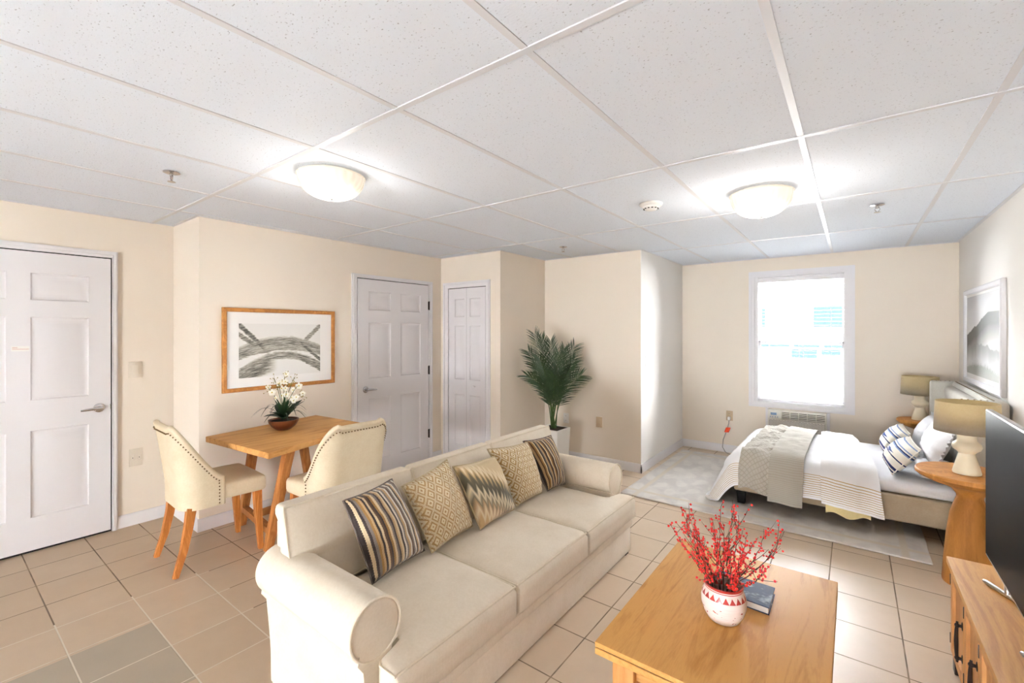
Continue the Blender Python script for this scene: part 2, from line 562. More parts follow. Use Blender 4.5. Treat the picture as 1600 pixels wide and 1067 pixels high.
def tube(bm, pts, rad, n=8, caps=True, square=False):
    """Tube along a polyline; rad a number or a list of radii."""
    pts = [Vector(p) for p in pts]
    rings = []; up = None
    for i, p in enumerate(pts):
        d = (pts[min(i + 1, len(pts) - 1)] - pts[max(i - 1, 0)])
        if d.length < 1e-9: d = Vector((0, 0, 1))
        d.normalize()
        if up is None: up = Vector((0, 0, 1)) if abs(d.z) < .9 else Vector((1, 0, 0))
        s = d.cross(up); s = s.normalized() if s.length > 1e-6 else Vector((1, 0, 0))
        t = s.cross(d).normalized(); up = t
        r = rad[i] if isinstance(rad, (list, tuple)) else rad
        off = PI / n if square else 0
        rings.append([bm.verts.new(p + (s * math.cos(2 * PI * k / n + off) + t * math.sin(2 * PI * k / n + off)) * r) for k in range(n)])
    for a, b in zip(rings, rings[1:]):
        for k in range(n): bm.faces.new((a[k], a[(k + 1) % n], b[(k + 1) % n], b[k]))
    if caps: bm.faces.new(rings[0][::-1]); bm.faces.new(rings[-1])
    return bm


def loop_tube(bm, pts, rad, n=6):
    """Closed tube."""
    pts = [Vector(p) for p in pts]; N = len(pts); rings = []
    nrm = Vector()
    for i in range(N): nrm += (pts[i] - pts[0]).cross(pts[(i + 1) % N] - pts[0])
    nrm.normalize()
    for i, p in enumerate(pts):
        d = (pts[(i + 1) % N] - pts[i - 1]).normalized()
        s = d.cross(nrm).normalized(); t = s.cross(d)
        rings.append([bm.verts.new(p + (s * math.cos(2 * PI * k / n) + t * math.sin(2 * PI * k / n)) * rad) for k in range(n)])
    for i in range(N):
        a, b = rings[i], rings[(i + 1) % N]
        for k in range(n): bm.faces.new((a[k], a[(k + 1) % n], b[(k + 1) % n], b[k]))
    return bm


def ball(bm, c, r, seg=8, sz=None):
    q = bmesh.ops.create_uvsphere(bm, u_segments=seg, v_segments=max(4, seg // 2 + 1), radius=1)
    sz = sz or (r, r, r)
    for v in q['verts']: v.co = Vector((c[0] + v.co.x * sz[0], c[1] + v.co.y * sz[1], c[2] + v.co.z * sz[2]))


def extrude_profile(bm, prof, axis, a0, a1, bev=0, seg=3):
    """Extrude a closed 2-D profile along 'x' (profile = y,z) or 'y' (profile = x,z)."""
    def mk(p, t): return (t, p[0], p[1]) if axis == 'x' else (p[0], t, p[1])
    lo = [bm.verts.new(mk(p, a0)) for p in prof]; hi = [bm.verts.new(mk(p, a1)) for p in prof]
    n = len(prof)
    f0 = bm.faces.new(lo); f1 = bm.faces.new(hi[::-1])
    for i in range(n): bm.faces.new((lo[i], lo[(i + 1) % n], hi[(i + 1) % n], hi[i]))
    if bev:
        bmesh.ops.bevel(bm, geom=list(f0.edges) + list(f1.edges), offset=bev, segments=seg, affect='EDGES', profile=.5)
    return bm


def axis_pts(h, r, n):
    e = [-h, -h + r * .12, -h + r * .4, -h + r]
    inner = [(-h + r) + (2 * h - 2 * r) * i / n for i in range(1, n)]
    return e + inner + [-q for q in e[::-1]]


def soft_box(bm, c, size, r, n=(8, 8, 3), f=None):
    """Rounded box with a real grid; f(p_local, h) may deform each point (returns a new local point)."""
    h = [s / 2 for s in size]; ax = [axis_pts(h[i], min(r, h[i] * .98), n[i]) for i in range(3)]
    N = [len(a) - 1 for a in ax]; V = {}
    rr = [min(r, h[i] * .98) for i in range(3)]

    def vert(i, j, k):
        if (i, j, k) in V: return V[(i, j, k)]
        p = Vector((ax[0][i], ax[1][j], ax[2][k]))
        q = Vector([max(-h[t] + rr[t], min(h[t] - rr[t], p[t])) for t in range(3)])
        d = p - q
        if d.length > 1e-9:
            rmin = min(rr); d = d.normalized()
            p = q + Vector([d[t] * rr[t] for t in range(3)])
        if f: p = f(p, h)
        V[(i, j, k)] = bm.verts.new((c[0] + p.x, c[1] + p.y, c[2] + p.z)); return V[(i, j, k)]
    for a, b, cc in ((0, 1, 2), (1, 2, 0), (2, 0, 1)):
        for s in (0, N[cc]):
            for i in range(N[a]):
                for j in range(N[b]):
                    def idx(u, w):
                        t = [0, 0, 0]; t[a] = u; t[b] = w; t[cc] = s; return tuple(t)
                    q = [vert(*idx(i, j)), vert(*idx(i + 1, j)), vert(*idx(i + 1, j + 1)), vert(*idx(i, j + 1))]
                    if len(set(q)) == 4:
                        try: bm.faces.new(q if s else q[::-1])
                        except ValueError: pass
    return bm


def nz(x, y, z=0): return noise.noise(Vector((x, y, z)))


def pillow(bm, bl, br, tl, tr, thick, front, n=20, pinch=.05, seed=0, ruffle=0):
    """Stuffed pillow: two bulging sides sewn along four seams; front = direction its face looks."""
    bl, br, tl, tr = map(Vector, (bl, br, tl, tr))
    nr = (br - bl).cross(tl - bl).normalized()
    if nr.dot(Vector(front)) < 0: nr = -nr
    lay = bm.loops.layers.uv.verify()
    grid = {}
    for side in (1, -1):
        for i in range(n + 1):
            for j in range(n + 1):
                edge = i in (0, n) or j in (0, n)
                if side == -1 and edge: grid[(side, i, j)] = grid[(1, i, j)]; continue
                a, b = i / n, j / n; u, v = 2 * a - 1, 2 * b - 1
                ua = u * (1 - pinch * (1 - v * v)); vb = v * (1 - pinch * (1 - u * u))
                A, Bq = (ua + 1) / 2, (vb + 1) / 2
                p = bl * (1 - A) * (1 - Bq) + br * A * (1 - Bq) + tl * (1 - A) * Bq + tr * A * Bq
                t = max(0, (1 - u * u) * (1 - v * v)) ** .42
                p = p + nr * side * thick * (.64 if side > 0 else .42) * t * (1 + .12 * nz(a * 3 + seed, b * 3, side))
                if not edge: p += nr * .006 * nz(a * 8 + seed, b * 8, 3 + side)
                grid[(side, i, j)] = bm.verts.new(p)
    for side in (1, -1):
        for i in range(n):
            for j in range(n):
                q = [(i, j), (i + 1, j), (i + 1, j + 1), (i, j + 1)]
                try: f = bm.faces.new([grid[(side,) + t] for t in q])
                except ValueError: continue
                for lp, t in zip(f.loops, q): lp[lay].uv = (t[0] / n, t[1] / n)
    rim = [grid[(1, i, 0)].co.copy() for i in range(n)] + [grid[(1, n, j)].co.copy() for j in range(n)] + \
          [grid[(1, n - i, n)].co.copy() for i in range(n)] + [grid[(1, 0, n - j)].co.copy() for j in range(n)]
    return rim, nr


def panel_face(bm, rects, ymap, x0, x1, z0, z1):
    """Door front with raised panels. ymap(u, z, depth) -> world point; rects = (u0,u1,z0,z1)."""
    us = sorted({x0, x1} | {r[0] for r in rects} | {r[1] for r in rects})
    zs = sorted({z0, z1} | {r[2] for r in rects} | {r[3] for r in rects})
    def inside(u, z): return any(r[0] < u < r[1] and r[2] < z < r[3] for r in rects)
    V = {}
    def vv(u, z, d):
        k = (round(u, 4), round(z, 4), round(d, 4))
        if k not in V: V[k] = bm.verts.new(ymap(u, z, d))
        return V[k]
    for a, b in zip(us, us[1:]):
        for c_, d_ in zip(zs, zs[1:]):
            if not inside((a + b) / 2, (c_ + d_) / 2):
                bm.faces.new((vv(a, c_, 0), vv(b, c_, 0), vv(b, d_, 0), vv(a, d_, 0)))
    for (a, b, c_, d_) in rects:
        rings = []
        for ins, dep in ((0, 0), (.006, .007), (.014, .010), (.026, .010), (.046, .003)):
            rings.append([vv(a + ins, c_ + ins, dep), vv(b - ins, c_ + ins, dep), vv(b - ins, d_ - ins, dep), vv(a + ins, d_ - ins, dep)])
        for p, q in zip(rings, rings[1:]):
            for i in range(4): bm.faces.new((p[i], p[(i + 1) % 4], q[(i + 1) % 4], q[i]))
        bm.faces.new(rings[-1])
    # sides going back
    back = .03
    cs = [(x0, z0), (x1, z0), (x1, z1), (x0, z1)]
    for i in range(4):
        p, q = cs[i], cs[(i + 1) % 4]
        # collect border verts between p and q
        if p[1] == q[1]:
            seq = [u for u in us]; seq = seq if p[0] < q[0] else seq[::-1]
            line = [(u, p[1]) for u in seq]
        else:
            seq = [z for z in zs]; seq = seq if p[1] < q[1] else seq[::-1]
            line = [(p[0], z) for z in seq]
        for s, t in zip(line, line[1:]):
            bm.faces.new((vv(s[0], s[1], 0), vv(t[0], t[1], 0), vv(t[0], t[1], back), vv(s[0], s[1], back)))
    return bm


# ------------------------------------------------------------------ the room
H_C = 2.36
XL, XP, XR_, XA, XW = -4.45, -3.90, -3.0, -1.79, .81
YB0, YC, YPL, YW = 1.27, 3.75, 4.62, 6.06
YS = -4.0
t = .1
struct('floor', B(-4.7, 1.0, YS, 6.3, -.08, 0), 'floor')
struct('ceiling', B(-4.7, 1.0, YS, 6.3, H_C, H_C + .06), 'ceiling')
struct('wall_left', B(XL - t, XL, YS, YB0 + t, 0, H_C), 'wall')
struct('wall_return', B(XL, XP, YB0, YB0 + t, 0, H_C), 'wall')
struct('wall_dining', B(XP - t, XP, YB0 + t, YC, 0, H_C), 'wall')
struct('wall_closet', B(XP, XR_ - t, YC, YC + t, 0, H_C), 'wall')
struct('wall_recess', B(XR_ - t, XR_, YC, YPL, 0, H_C), 'wall')
struct('wall_palm', B(XR_, XA - .005, YPL, YPL + t, 0, H_C), 'wall')
struct('wall_alcove', B(XA - t, XA, YPL + .0002, YW, 0, H_C), 'wall_lit')
bm = bm_new(); ox0, ox1, oz0, oz1 = -1.95, -.15, .03, .66  # added unseen rear wall, its low opening shaped to let in fill light
box(bm, -4.7, ox0, YS - .12, YS, 0, H_C); box(bm, ox1, 1.0, YS - .12, YS, 0, H_C); box(bm, ox0, ox1, YS - .12, YS, 0, oz0); box(bm, ox0, ox1, YS - .12, YS, oz1, H_C)
struct('wall_rear_added', bm, 'wall')
struct('wall_right', B(XW, XW + t, YS, YW + t, 0, H_C), 'wall_lit')
WX0, WX1, WZ0, WZ1 = -.945, -.048, .65, 2.145
AX0, AX1, AZ0, AZ1 = -.80, -.235, .275, .59
bm = bm_new()
box(bm, XA - t, WX0, YW, YW + .14, 0, H_C); box(bm, WX1, XW, YW, YW + .14, 0, H_C)
box(bm, WX0, WX1, YW, YW + .14, WZ1, H_C); box(bm, WX0, WX1, YW, YW + .14, 0, WZ0)
struct('wall_back', bm, 'wall')

# ceiling grid : thin white tee bars, one lattice
bm = bm_new(); hw = .0125
gx = [-.796 - .6097 * i for i in range(-2, 7)]; gy = [1.1235 + 1.2315 * j for j in range(-4, 5)]
for yy in gy: box(bm, -4.5, .9, yy - hw, yy + hw, H_C - .005, H_C + .004)
for xx in gx: box(bm, xx - hw, xx + hw, YS, 6.1, H_C - .0035, H_C + .004)
struct('trim_1', bm, 'grid')
# wall angle round the ceiling edge
bm = bm_new(); q = .022
for (a, b, c_, d_) in ((XL, XL + q, YS, YB0), (XL, XP + q, YB0 - q, YB0), (XP, XP + q, YB0, YC), (XP, XR_, YC - q, YC), (XR_, XR_ + q, YC - q, YPL),
                       (XR_, XA + q, YPL - q, YPL), (XA, XA + q, YPL, YW), (XA, XW, YW - q, YW), (XW - q, XW, YS, YW)):
    box(bm, a, b, c_, d_, H_C - .003, H_C + .002)
struct('trim_2', bm, 'grid')


# baseboards
def baseboard(name, ax, a0, a1, w, sgn):
    prof = [(0, 0), (.013, 0), (.013, .072), (.009, .084), (.006, .092), (0, .094)]
    bm = bm_new()
    if ax == 'y': extrude_profile(bm, [(w + sgn * p[0], p[1]) for p in prof], 'y', a0, a1)
    else: extrude_profile(bm, [(w + sgn * p[0], p[1]) for p in prof], 'x', a0, a1)
    return struct(name, bm, 'trim', angle=20)


baseboard('baseboard_left', 'y', .915, YB0, XL, 1)
baseboard('baseboard_return', 'x', XL, XP, YB0, -1)
baseboard('baseboard_dining', 'y', YB0 - .013, 2.55, XP, 1)
baseboard('baseboard_dining_far', 'y', 3.6, YC, XP, 1)
baseboard('baseboard_recess', 'y', YC - .013, YPL, XR_, 1)
baseboard('baseboard_palm', 'x', XR_, XA + .013, YPL, -1)
baseboard('baseboard_alcove', 'y', YPL - .013, YW, XA, 1)
baseboard('baseboard_back', 'x', XA, XW, YW, -1)
baseboard('baseboard_right', 'y', YS, YW, XW, -1)


# doors : casing, panelled slab, lever
def door(name, ax, wall, sgn, c0, c1, ctop, u0, u1, z0, z1, rects, in_=.004):
    """ax 'y': door lies in a plane of constant x = wall; sgn = side the room is on."""
    def P(u, z, d):   # d = depth outward from the wall into the room
        return (wall + sgn * d, u, z) if ax == 'y' else (u, wall + sgn * d, z)
    bm = bm_new(); slab_out = .019
    panel_face(bm, rects, lambda u, z, d: P(u, z, slab_out - d), u0, u1, z0, z1)
    o = struct(name, bm, 'door', angle=25)
    o['kind'] = 'structure'

    def bx(bm, a, b, za, zb, d0, d1, bev=0):
        p, q = P(a, za, d0), P(b, zb, d1)
        return box(bm, min(p[0], q[0]), max(p[0], q[0]), min(p[1], q[1]), max(p[1], q[1]), za, zb, bev)
    # dark gap behind the slab edge
    bm = bm_new(); bx(bm, u0 - .007, u1 + .007, .0, z1 + .008, .0005, .002)
    obj('door_gap', bm, 'dark', o)
    # casing: three stepped mouldings
    bm = bm_new()
    for k, (ins, d) in enumerate(((0, .018), (.010, .027), (.030, .022))):
        w = .012 if k == 2 else .0
        a, b, tp = c0 + ins, c1 - ins, ctop - ins
        ia, ib, it = u0 - .007, u1 + .007, z1 + .008
        if k == 1: ia2, ib2, it2 = a + .018, b - .018, tp - .018
        else: ia2, ib2, it2 = ia, ib, it
        if c0 > -5: bx(bm, a, ia2, 0, tp, 0, d)
        bx(bm, ib2, b, 0, tp, 0, d)
        bx(bm, ia2, ib2, it2, tp, 0, d)
    obj('door_frame', bm, 'trim', o)
    return o, P, bx


def lever(o, P, u, z, dirn, mat='chrome', L=.105):
    bm = bm_new()
    p0 = Vector(P(u, z, .019)); n = (Vector(P(u, z, 1)) - Vector(P(u, z, 0)))
    tube(bm, [p0, p0 + n * .006, p0 + n * .010], [.033, .032, .026], 24)
    tube(bm, [p0 + n * .008, p0 + n * .045], [.012, .011], 16)
    uu = (Vector(P(u + 1, z, 0)) - Vector(P(u, z, 0))) * dirn
    a = p0 + n * .045
    tube(bm, [a - uu * .012, a + uu * .02 + n * .004, a + uu * .06 + Vector((0, 0, -.002)), a + uu * L + n * -.006 + Vector((0, 0, -.006))], [.011, .011, .0095, .007], 12)
    obj('door_handle', bm, mat, o)


rowz = [(.235, .825), (1.03, 1.595), (1.71, 1.895)]
o, P, bx = door('door_1', 'y', XL, 1, -.09, .915, 2.095, -.04, .873, .016, 2.038,
                [(u0, u1, a, b) for (u0, u1) in ((.065, .35), (.46, .752)) for a, b in rowz])
lever(o, P, .808, .935, -1)
bm = bm_new(); bx(bm, .870, .876, .92, .955, .008, .0215); obj('latch_plate', bm, 'chrome', o)
rz = [(.19, .82), (1.02, 1.585), (1.71, 1.90)]
o, P, bx = door('door_2', 'y', XP, 1, 2.552, 3.602, 2.066, 2.61, 3.536, .012, 2.02,
                [(u0, u1, a, b) for (u0, u1) in ((2.735, 3.01), (3.14, 3.415)) for a, b in rz])
lever(o, P, 2.70, .915, 1)
for hz in (1.79, 1.055, .33):
    bm = bm_new(); pz_ = P(3.541, hz, .022)
    tube(bm, [(pz_[0], pz_[1], hz - .05), (pz_[0], pz_[1], hz + .05)], .008, 10); bx(bm, 3.528, 3.552, hz - .045, hz + .045, .008, .0225)
    obj('hinge', bm, 'iron', o)
# narrow bifold closet door
o, P, bx = door('door_3', 'x', YC, -1, -3.85, -3.135, 2.06, -3.752, -3.19, .012, 1.985,
                [(u0, u1, a, b) for (u0, u1) in ((-3.655, -3.505), (-3.425, -3.265)) for a, b in ((.20, .78), (.95, 1.56), (1.66, 1.865))])
bm = bm_new(); bx(bm, -3.4718, -3.4702, .012, 1.985, .0188, .0193); obj('leaf_gap', bm, 'dark', o)
bm = bm_new(); k0 = Vector(P(-3.345, .885, .019)); tube(bm, [k0, k0 + Vector((0, -.012, 0)), k0 + Vector((0, -.022, 0)), k0 + Vector((0, -.030, 0))], [.007, .008, .016, .010], 14)
obj('door_knob', bm, 'trim', o)
bm = bm_new(); bx(bm, -3.752, -3.19, 1.987, 1.998, .002, .008); obj('door_track', bm, 'dark', o)

# small sticker on the entry door, two rows of faint red print
o = thing('door_sticker', 'small white sticker with red and grey print on the entry door', 'sticker', (XL + .0192, .41, 1.382))
obj('sticker_paper', B(XL + .0192, XL + .0198, .372, .456, 1.365, 1.399), 'white_plastic', o)
bm = bm_new()
for k in range(9): box(bm, XL + .0198, XL + .0201, .378 + k * .0085, .378 + k * .0085 + .005, 1.377, 1.381)
for k in range(4): box(bm, XL + .0198, XL + .0201, .378 + k * .006, .378 + k * .006 + .004, 1.387, 1.392)
obj('sticker_print', bm, 'faint_red', o)


# window
win = bpy.data.objects.new('window_1', None); C.objects.link(win); win.location = (-.5, YW, 1.4); win['kind'] = 'structure'
bm = bm_new()
cx0, cx1, cz0, cz1 = -1.008, .012, .60, 2.207
for (ins, d) in ((0, .013), (.012, .022), (.042, .015)):
    e = .018 if ins == .012 else None
    a, b, lo, hi = cx0 + ins, cx1 - ins, cz0 + ins * .7, cz1 - ins
    ia, ib, ilo, ihi = (a + e, b - e, lo + e, hi - e) if e else (WX0, WX1, WZ0, WZ1)
    if lo > ilo: lo = ilo - .004
    box(bm, a, ia, YW - d, YW, lo, hi); box(bm, ib, b, YW - d, YW, lo, hi)
    box(bm, ia, ib, YW - d, YW, ihi, hi); box(bm, ia, ib, YW - d, YW, lo, ilo)
obj('window_frame', bm, 'trim', win)
bm = bm_new()
box(bm, WX0, WX0 + .012, YW, YW + .14, WZ0, WZ1); box(bm, WX1 - .012, WX1, YW, YW + .14, WZ0, WZ1)
box(bm, WX0, WX1, YW, YW + .14, WZ1 - .012, WZ1); box(bm, WX0, WX1, YW - .012, YW + .14, WZ0, WZ0 + .014)
obj('window_sill', bm, 'trim', win)
bm = bm_new()
box(bm, WX0 + .0005, WX0 + .034, YW + .002, YW + .016, WZ0 + .01, WZ1 - .001); box(bm, WX1 - .034, WX1 - .0005, YW + .002, YW + .016, WZ0 + .01, WZ1 - .001)
obj('window_stop', bm, 'trim', win)
zm = 1.36
for nm, (lo, hi, yy) in (('upper_sash', (zm - .02, WZ1 - .012, YW + .115)), ('lower_sash', (WZ0 + .014, zm + .02, YW + .085))):
    bm = bm_new(); a, b = WX0 + .012, WX1 - .012
    box(bm, a, a + .04, yy, yy + .025, lo, hi, .003); box(bm, b - .04, b, yy, yy + .025, lo, hi, .003)
    box(bm, a, b, yy, yy + .025, hi - .04, hi, .003); box(bm, a, b, yy, yy + .025, lo, lo + .04, .003)
    s = obj(nm, bm, 'trim', win)
    obj('window_pane', B(a + .038, b - .038, yy + .010, yy + .014, lo + .038, hi - .038), 'glass', s)

# blinds
bl = thing('window_blind', 'white horizontal slat blind lowered in the window', 'blind', (-.5, YW + .045, 2.12))
obj('head_rail', B(WX0 + .015, WX1 - .015, YW + .022, YW + .066, 2.075, 2.128, .004), 'trim', bl)
bm = bm_new()
nsl = 33
for k in range(nsl):
    zz = .735 + (2.065 - .735) * k / (nsl - 1)
    hexa(bm, [(WX0 + .018, YW + .026, zz + .001), (WX1 - .018, YW + .026, zz + .001), (WX1 - .018, YW + .062, zz - .002), (WX0 + .018, YW + .062, zz - .002),
              (WX0 + .018, YW + .026, zz + .003), (WX1 - .018, YW + .026, zz + .003), (WX1 - .018, YW + .062, zz), (WX0 + .018, YW + .062, zz)])
obj('slats', bm, 'slat', bl)
obj('bottom_rail', B(WX0 + .018, WX1 - .018, YW + .026, YW + .062, .682, .70, .003), 'trim', bl)
bm = bm_new()
for xx in (-.80, -.5, -.2): tube(bm, [(xx, YW + .025, 2.08), (xx, YW + .025, .69)], .0012, 5); tube(bm, [(xx, YW + .0635, 2.08), (xx, YW + .0635, .69)], .0012, 5)
obj('ladder_cord', bm, 'white_plastic', bl)
bm = bm_new(); tube(bm, [(-.46, YW + .018, 2.08), (-.455, YW + .016, 1.0)], .003, 6); obj('tilt_wand', bm, 'white_plastic', bl)

# outside, seen faintly through the blind
o = struct('ground_outside', B(-16, 14, 6.5, 32, -.6, -.45), 'lawn')
hs = thing('building', 'pale building with bluish windows seen through the window blind', 'building', (0, 16, -.45))
obj('facade', B(-9, 6, 16, 18, -.45, 4.2), 'facade', hs)
for (a, b, lo, hi) in ((-2.40, -1.55, 1.0, 1.16), (-1.45, -.80, 1.0, 1.16), (-.7, -.25, 1.0, 1.16), (-1.5, -.85, .70, .96), (-.75, -.3, .78, .96), (-.95, -.25, 1.62, 2.25), (-2.45, -2.2, 1.62, 2.2)):
    obj('house_window', B(a, b, 15.96, 16.02, lo, hi), 'facade_window', hs)


# ceiling lamps
def ceil_lamp(x, y, label, zb, power):
    o = thing('ceiling_light', label, 'ceiling light', (x, y, H_C), 0, 'flush ceiling lights')
    bm = bm_new(); lathe(bm, [(.06, 0), (.15, 0), (.155, -.006), (.15, -.018), (.14, -.022)], x, y, H_C, 40); obj('base_pan', bm, 'white_plastic', o)
    d = H_C - zb - .03
    bm = bm_new()
    pr = []
    for k in range(13):
        a = PI / 2 * k / 12
        pr.append((.172 * math.cos(a) ** .8 if k < 12 else .0, -.022 - d * math.sin(a)))
    pr = [(.168, -.014), (.178, -.016)] + pr
    lathe(bm, pr, x, y, H_C, 64, ribs=32, rib=.006); obj('glass_bowl', bm, 'bowl', o)
    bm = bm_new(); z = zb + .032 - H_C
    lathe(bm, [(.0, z + .006), (.018, z + .003), (.02, z - .002), (.008, z - .008), (.006, z - .018), (.009, z - .024), (.006, z - .032), (.0, z - .034)], x, y, H_C, 16)
    obj('finial', bm, 'chrome', o)
    ld = bpy.data.lights.new('bulb_light', 'POINT'); ld.energy = power; ld.color = (1.0, .95, .88); ld.shadow_soft_size = .12
    lo = bpy.data.objects.new('bulb_light', ld); C.objects.link(lo); lo.parent = o; lo.location = (0, 0, -d - .18)
    return o


ceil_lamp(-2.28, 1.37, 'round pressed glass ceiling light above the sofa and dining corner', 2.215, 4)
ceil_lamp(-.455, 3.14, 'round glass ceiling light nearer the window and bed', 2.195, 7)


def sprinkler(x, y, label):
    o = thing('sprinkler_head', label, 'sprinkler', (x, y, H_C), 0, 'ceiling sprinklers')
    bm = bm_new(); lathe(bm, [(.038, .0), (.04, -.004), (.03, -.008), (.014, -.010), (.012, -.012)], x, y, H_C - .003, 20); obj('escutcheon', bm, 'chrome', o)
    bm = bm_new()
    tube(bm, [(x, y, H_C - .01), (x, y, H_C - .028)], [.010, .008], 10)
    for s in (-1, 1): tube(bm, [(x + s * .008, y, H_C - .02), (x + s * .014, y, H_C - .036), (x + s * .004, y, H_C - .052)], .003, 6)
    obj('sprinkler_body', bm, 'chrome', o)
    bm = bm_new(); lathe(bm, [(.003, .006), (.018, .002), (.019, 0), (.003, 0)], x, y, H_C - .056, 14); obj('deflector', bm, 'chrome', o)


sprinkler(-2.931, .827, 'chrome sprinkler head on the ceiling left of the round light, toward the entry door')
sprinkler(-2.353, 3.964, 'chrome sprinkler head on the ceiling above the potted palm')
sprinkler(.128, 3.931, 'chrome sprinkler head on the ceiling above the bed')
o = thing('smoke_detector', 'white round smoke detector on the ceiling tiles', 'smoke detector', (-1.09, 2.99, H_C))
bm = bm_new(); lathe(bm, [(.074, 0), (.076, -.006), (.07, -.016), (.06, -.020)], -1.09, 2.99, H_C, 36); obj('mounting_base', bm, 'white_plastic', o)
bm = bm_new(); lathe(bm, [(.058, -.018), (.05, -.032), (.035, -.044), (.0, -.047)], -1.09, 2.99, H_C, 36); obj('detector_cap', bm, 'white_plastic', o)
bm = bm_new()
for k in range(12):
    a = 2 * PI * k / 12; ball(bm, (-1.09 + .045 * math.cos(a), 2.99 + .045 * math.sin(a), H_C - .0365), .005, 6, (.008, .008, .003))
obj('vent_slots', bm, 'dark', o)


# switches and outlets on the walls
def plate(name, label, cat, ax, wall, sgn, u, z, w=.078, h=.125, kind='outlet', mat='plate', group='wall outlets'):
    def bx(bm, a, b, za, zb, d0, d1, bev=0):
        if ax == 'y': return box(bm, *sorted((wall + sgn * d0, wall + sgn * d1)), a, b, za, zb, bev)
        return box(bm, a, b, *sorted((wall + sgn * d0, wall + sgn * d1)), za, zb, bev)
    o = thing(name, label, cat, (wall, u, z) if ax == 'y' else (u, wall, z), 0, group)
    obj('cover_plate', bx(bm_new(), u - w / 2, u + w / 2, z - h / 2, z + h / 2, 0, .006, .002), mat, o)
    if kind == 'outlet':
        for s in (-1, 1):
            r = obj('receptacle', bx(bm_new(), u - .017, u + .017, z + s * .026 - .014, z + s * .026 + .014, .005, .0075, .003), mat, o)
            bm = bm_new()
            for k in (-1, 1): bx(bm, u + k * .006 - .001, u + k * .006 + .001, z + s * .026 - .004, z + s * .026 + .006, .007, .0078)
            obj('slot', bm, 'dark', r)
    elif kind == 'switch':
        obj('rocker', bx(bm_new(), u - .02, u + .02, z - .035, z + .035, .005, .009, .002), mat, o)
    elif kind == 'double':
        for k in (-1, 1):
            r = obj('receptacle', bx(bm_new(), u + k * .02 - .012, u + k * .02 + .012, z - .02, z + .02, .005, .0075, .003), mat, o)
            bm = bm_new(); bx(bm, u + k * .02 - .002, u + k * .02 + .002, z - .006, z + .002, .007, .0078); obj('slot', bm, 'dark', r)
    return o


plate('light_switch', 'ivory rocker light switch on the wall beside the entry door', 'switch', 'y', XL, 1, 1.022, 1.20, .085, .125, 'switch', group=None)
plate('wall_outlet', 'pale wall outlet low beside the entry door, under the light switch', 'outlet', 'y', XL, 1, 1.025, .52, .082, .135, 'double')
plate('wall_outlet', 'small white wall outlet behind the potted palm', 'outlet', 'x', YPL, -1, -2.70, .475, .072, .115, mat='white_plastic')
plate('wall_outlet', 'tan wall plate on the wall between palm and alcove', 'outlet', 'x', YPL, -1, -2.275, .48, .075, .115, 'switch', mat='beige_plate')
plate('light_switch', 'small white switch on the bright alcove wall', 'switch', 'y', XA, 1, 4.77, 1.18, .07, .12, 'switch', mat='white_plastic', group=None)
plate('wall_outlet', 'tan outlet with a plugged in cord left of the window', 'outlet', 'x', YW, -1, -1.222, .455, .075, .12, mat='beige_plate')
o = thing('power_cord', 'grey cord with white plug hanging from the outlet left of the window', 'cord', (-1.222, YW - .01, .43))
obj('plug', B(-1.238, -1.206, YW - .045, YW - .0082, .405, .445, .006), 'white_plastic', o)
bm = bm_new()
tube(bm, [(-1.222, YW - .03, .41), (-1.225, YW - .035, .36), (-1.245, YW - .04, .28), (-1.285, YW - .045, .16), (-1.29, YW - .06, .07), (-1.25, YW - .09, .02), (-1.18, YW - .16, .0155), (-1.0, YW - .22, .0155)], .0045, 8)
obj('cable', bm, 'cord', o)
bm = bm_new()
soft_box(bm, (-1.237, YW - .045, .285), (.052, .012, .062), .006, (4, 3, 4), lambda p, h: Vector((p.x + p.z * .35, p.y + .006 * math.sin(p.x * 120), p.z)))
obj('warning_tag', bm, 'orange', o)


# ------------------------------------------------------------------ framed pictures
def framed(name, label, ax, wall, sgn, u0, u1, z0, z1, fw, depth, fmat, boards, flip=False):
    """boards: list of (mat, inset_u0, inset_u1, inset_z0, inset_z1, depth) sheets stacked in the frame."""
    um, zm_ = (u0 + u1) / 2, (z0 + z1) / 2
    o = thing(name, label, 'picture', (wall, um, zm_) if ax == 'y' else (um, wall, zm_))
    def P(u, z, d): return (wall + sgn * d, u, z) if ax == 'y' else (u, wall + sgn * d, z)
    bm = bm_new()
    prof = [(0, .001), (0, depth * .8), (fw * .2, depth), (fw * .8, depth * .92), (fw, depth * .62), (fw, .001)]
    rings = []
    for ins, d in prof:
        rings.append([bm.verts.new(P(*q, d)) for q in ((u0 + ins, z0 + ins), (u1 - ins, z0 + ins), (u1 - ins, z1 - ins), (u0 + ins, z1 - ins))])
    for a, b in zip(rings, rings[1:] + rings[:1]):
        for i in range(4): bm.faces.new((a[i], a[(i + 1) % 4], b[(i + 1) % 4], b[i]))
    obj('frame', bm, fmat, o, 25)
    for nm, mt, a, b, c_, d_, dep in boards:
        bm = bm_new(); lay = bm.loops.layers.uv.verify()
        A, Bq, lo, hi = u0 + a, u1 - b, z0 + c_, z1 - d_
        v = [bm.verts.new(P(u, z, dd)) for dd in (dep, dep - .003) for u, z in ((A, lo), (Bq, lo), (Bq, hi), (A, hi))]
        f = bm.faces.new(v[:4])
        uvs = ((0, 0), (1, 0), (1, 1), (0, 1))
        if flip: uvs = ((1, 0), (0, 0), (0, 1), (1, 1))
        for lp, q in zip(f.loops, uvs): lp[lay].uv = q
        for i in range(4): bm.faces.new((v[i], v[(i + 1) % 4], v[4 + (i + 1) % 4], v[4 + i]))
        bm.faces.new(v[4:])
        obj(nm, bm, mt, o, 25)
    return o


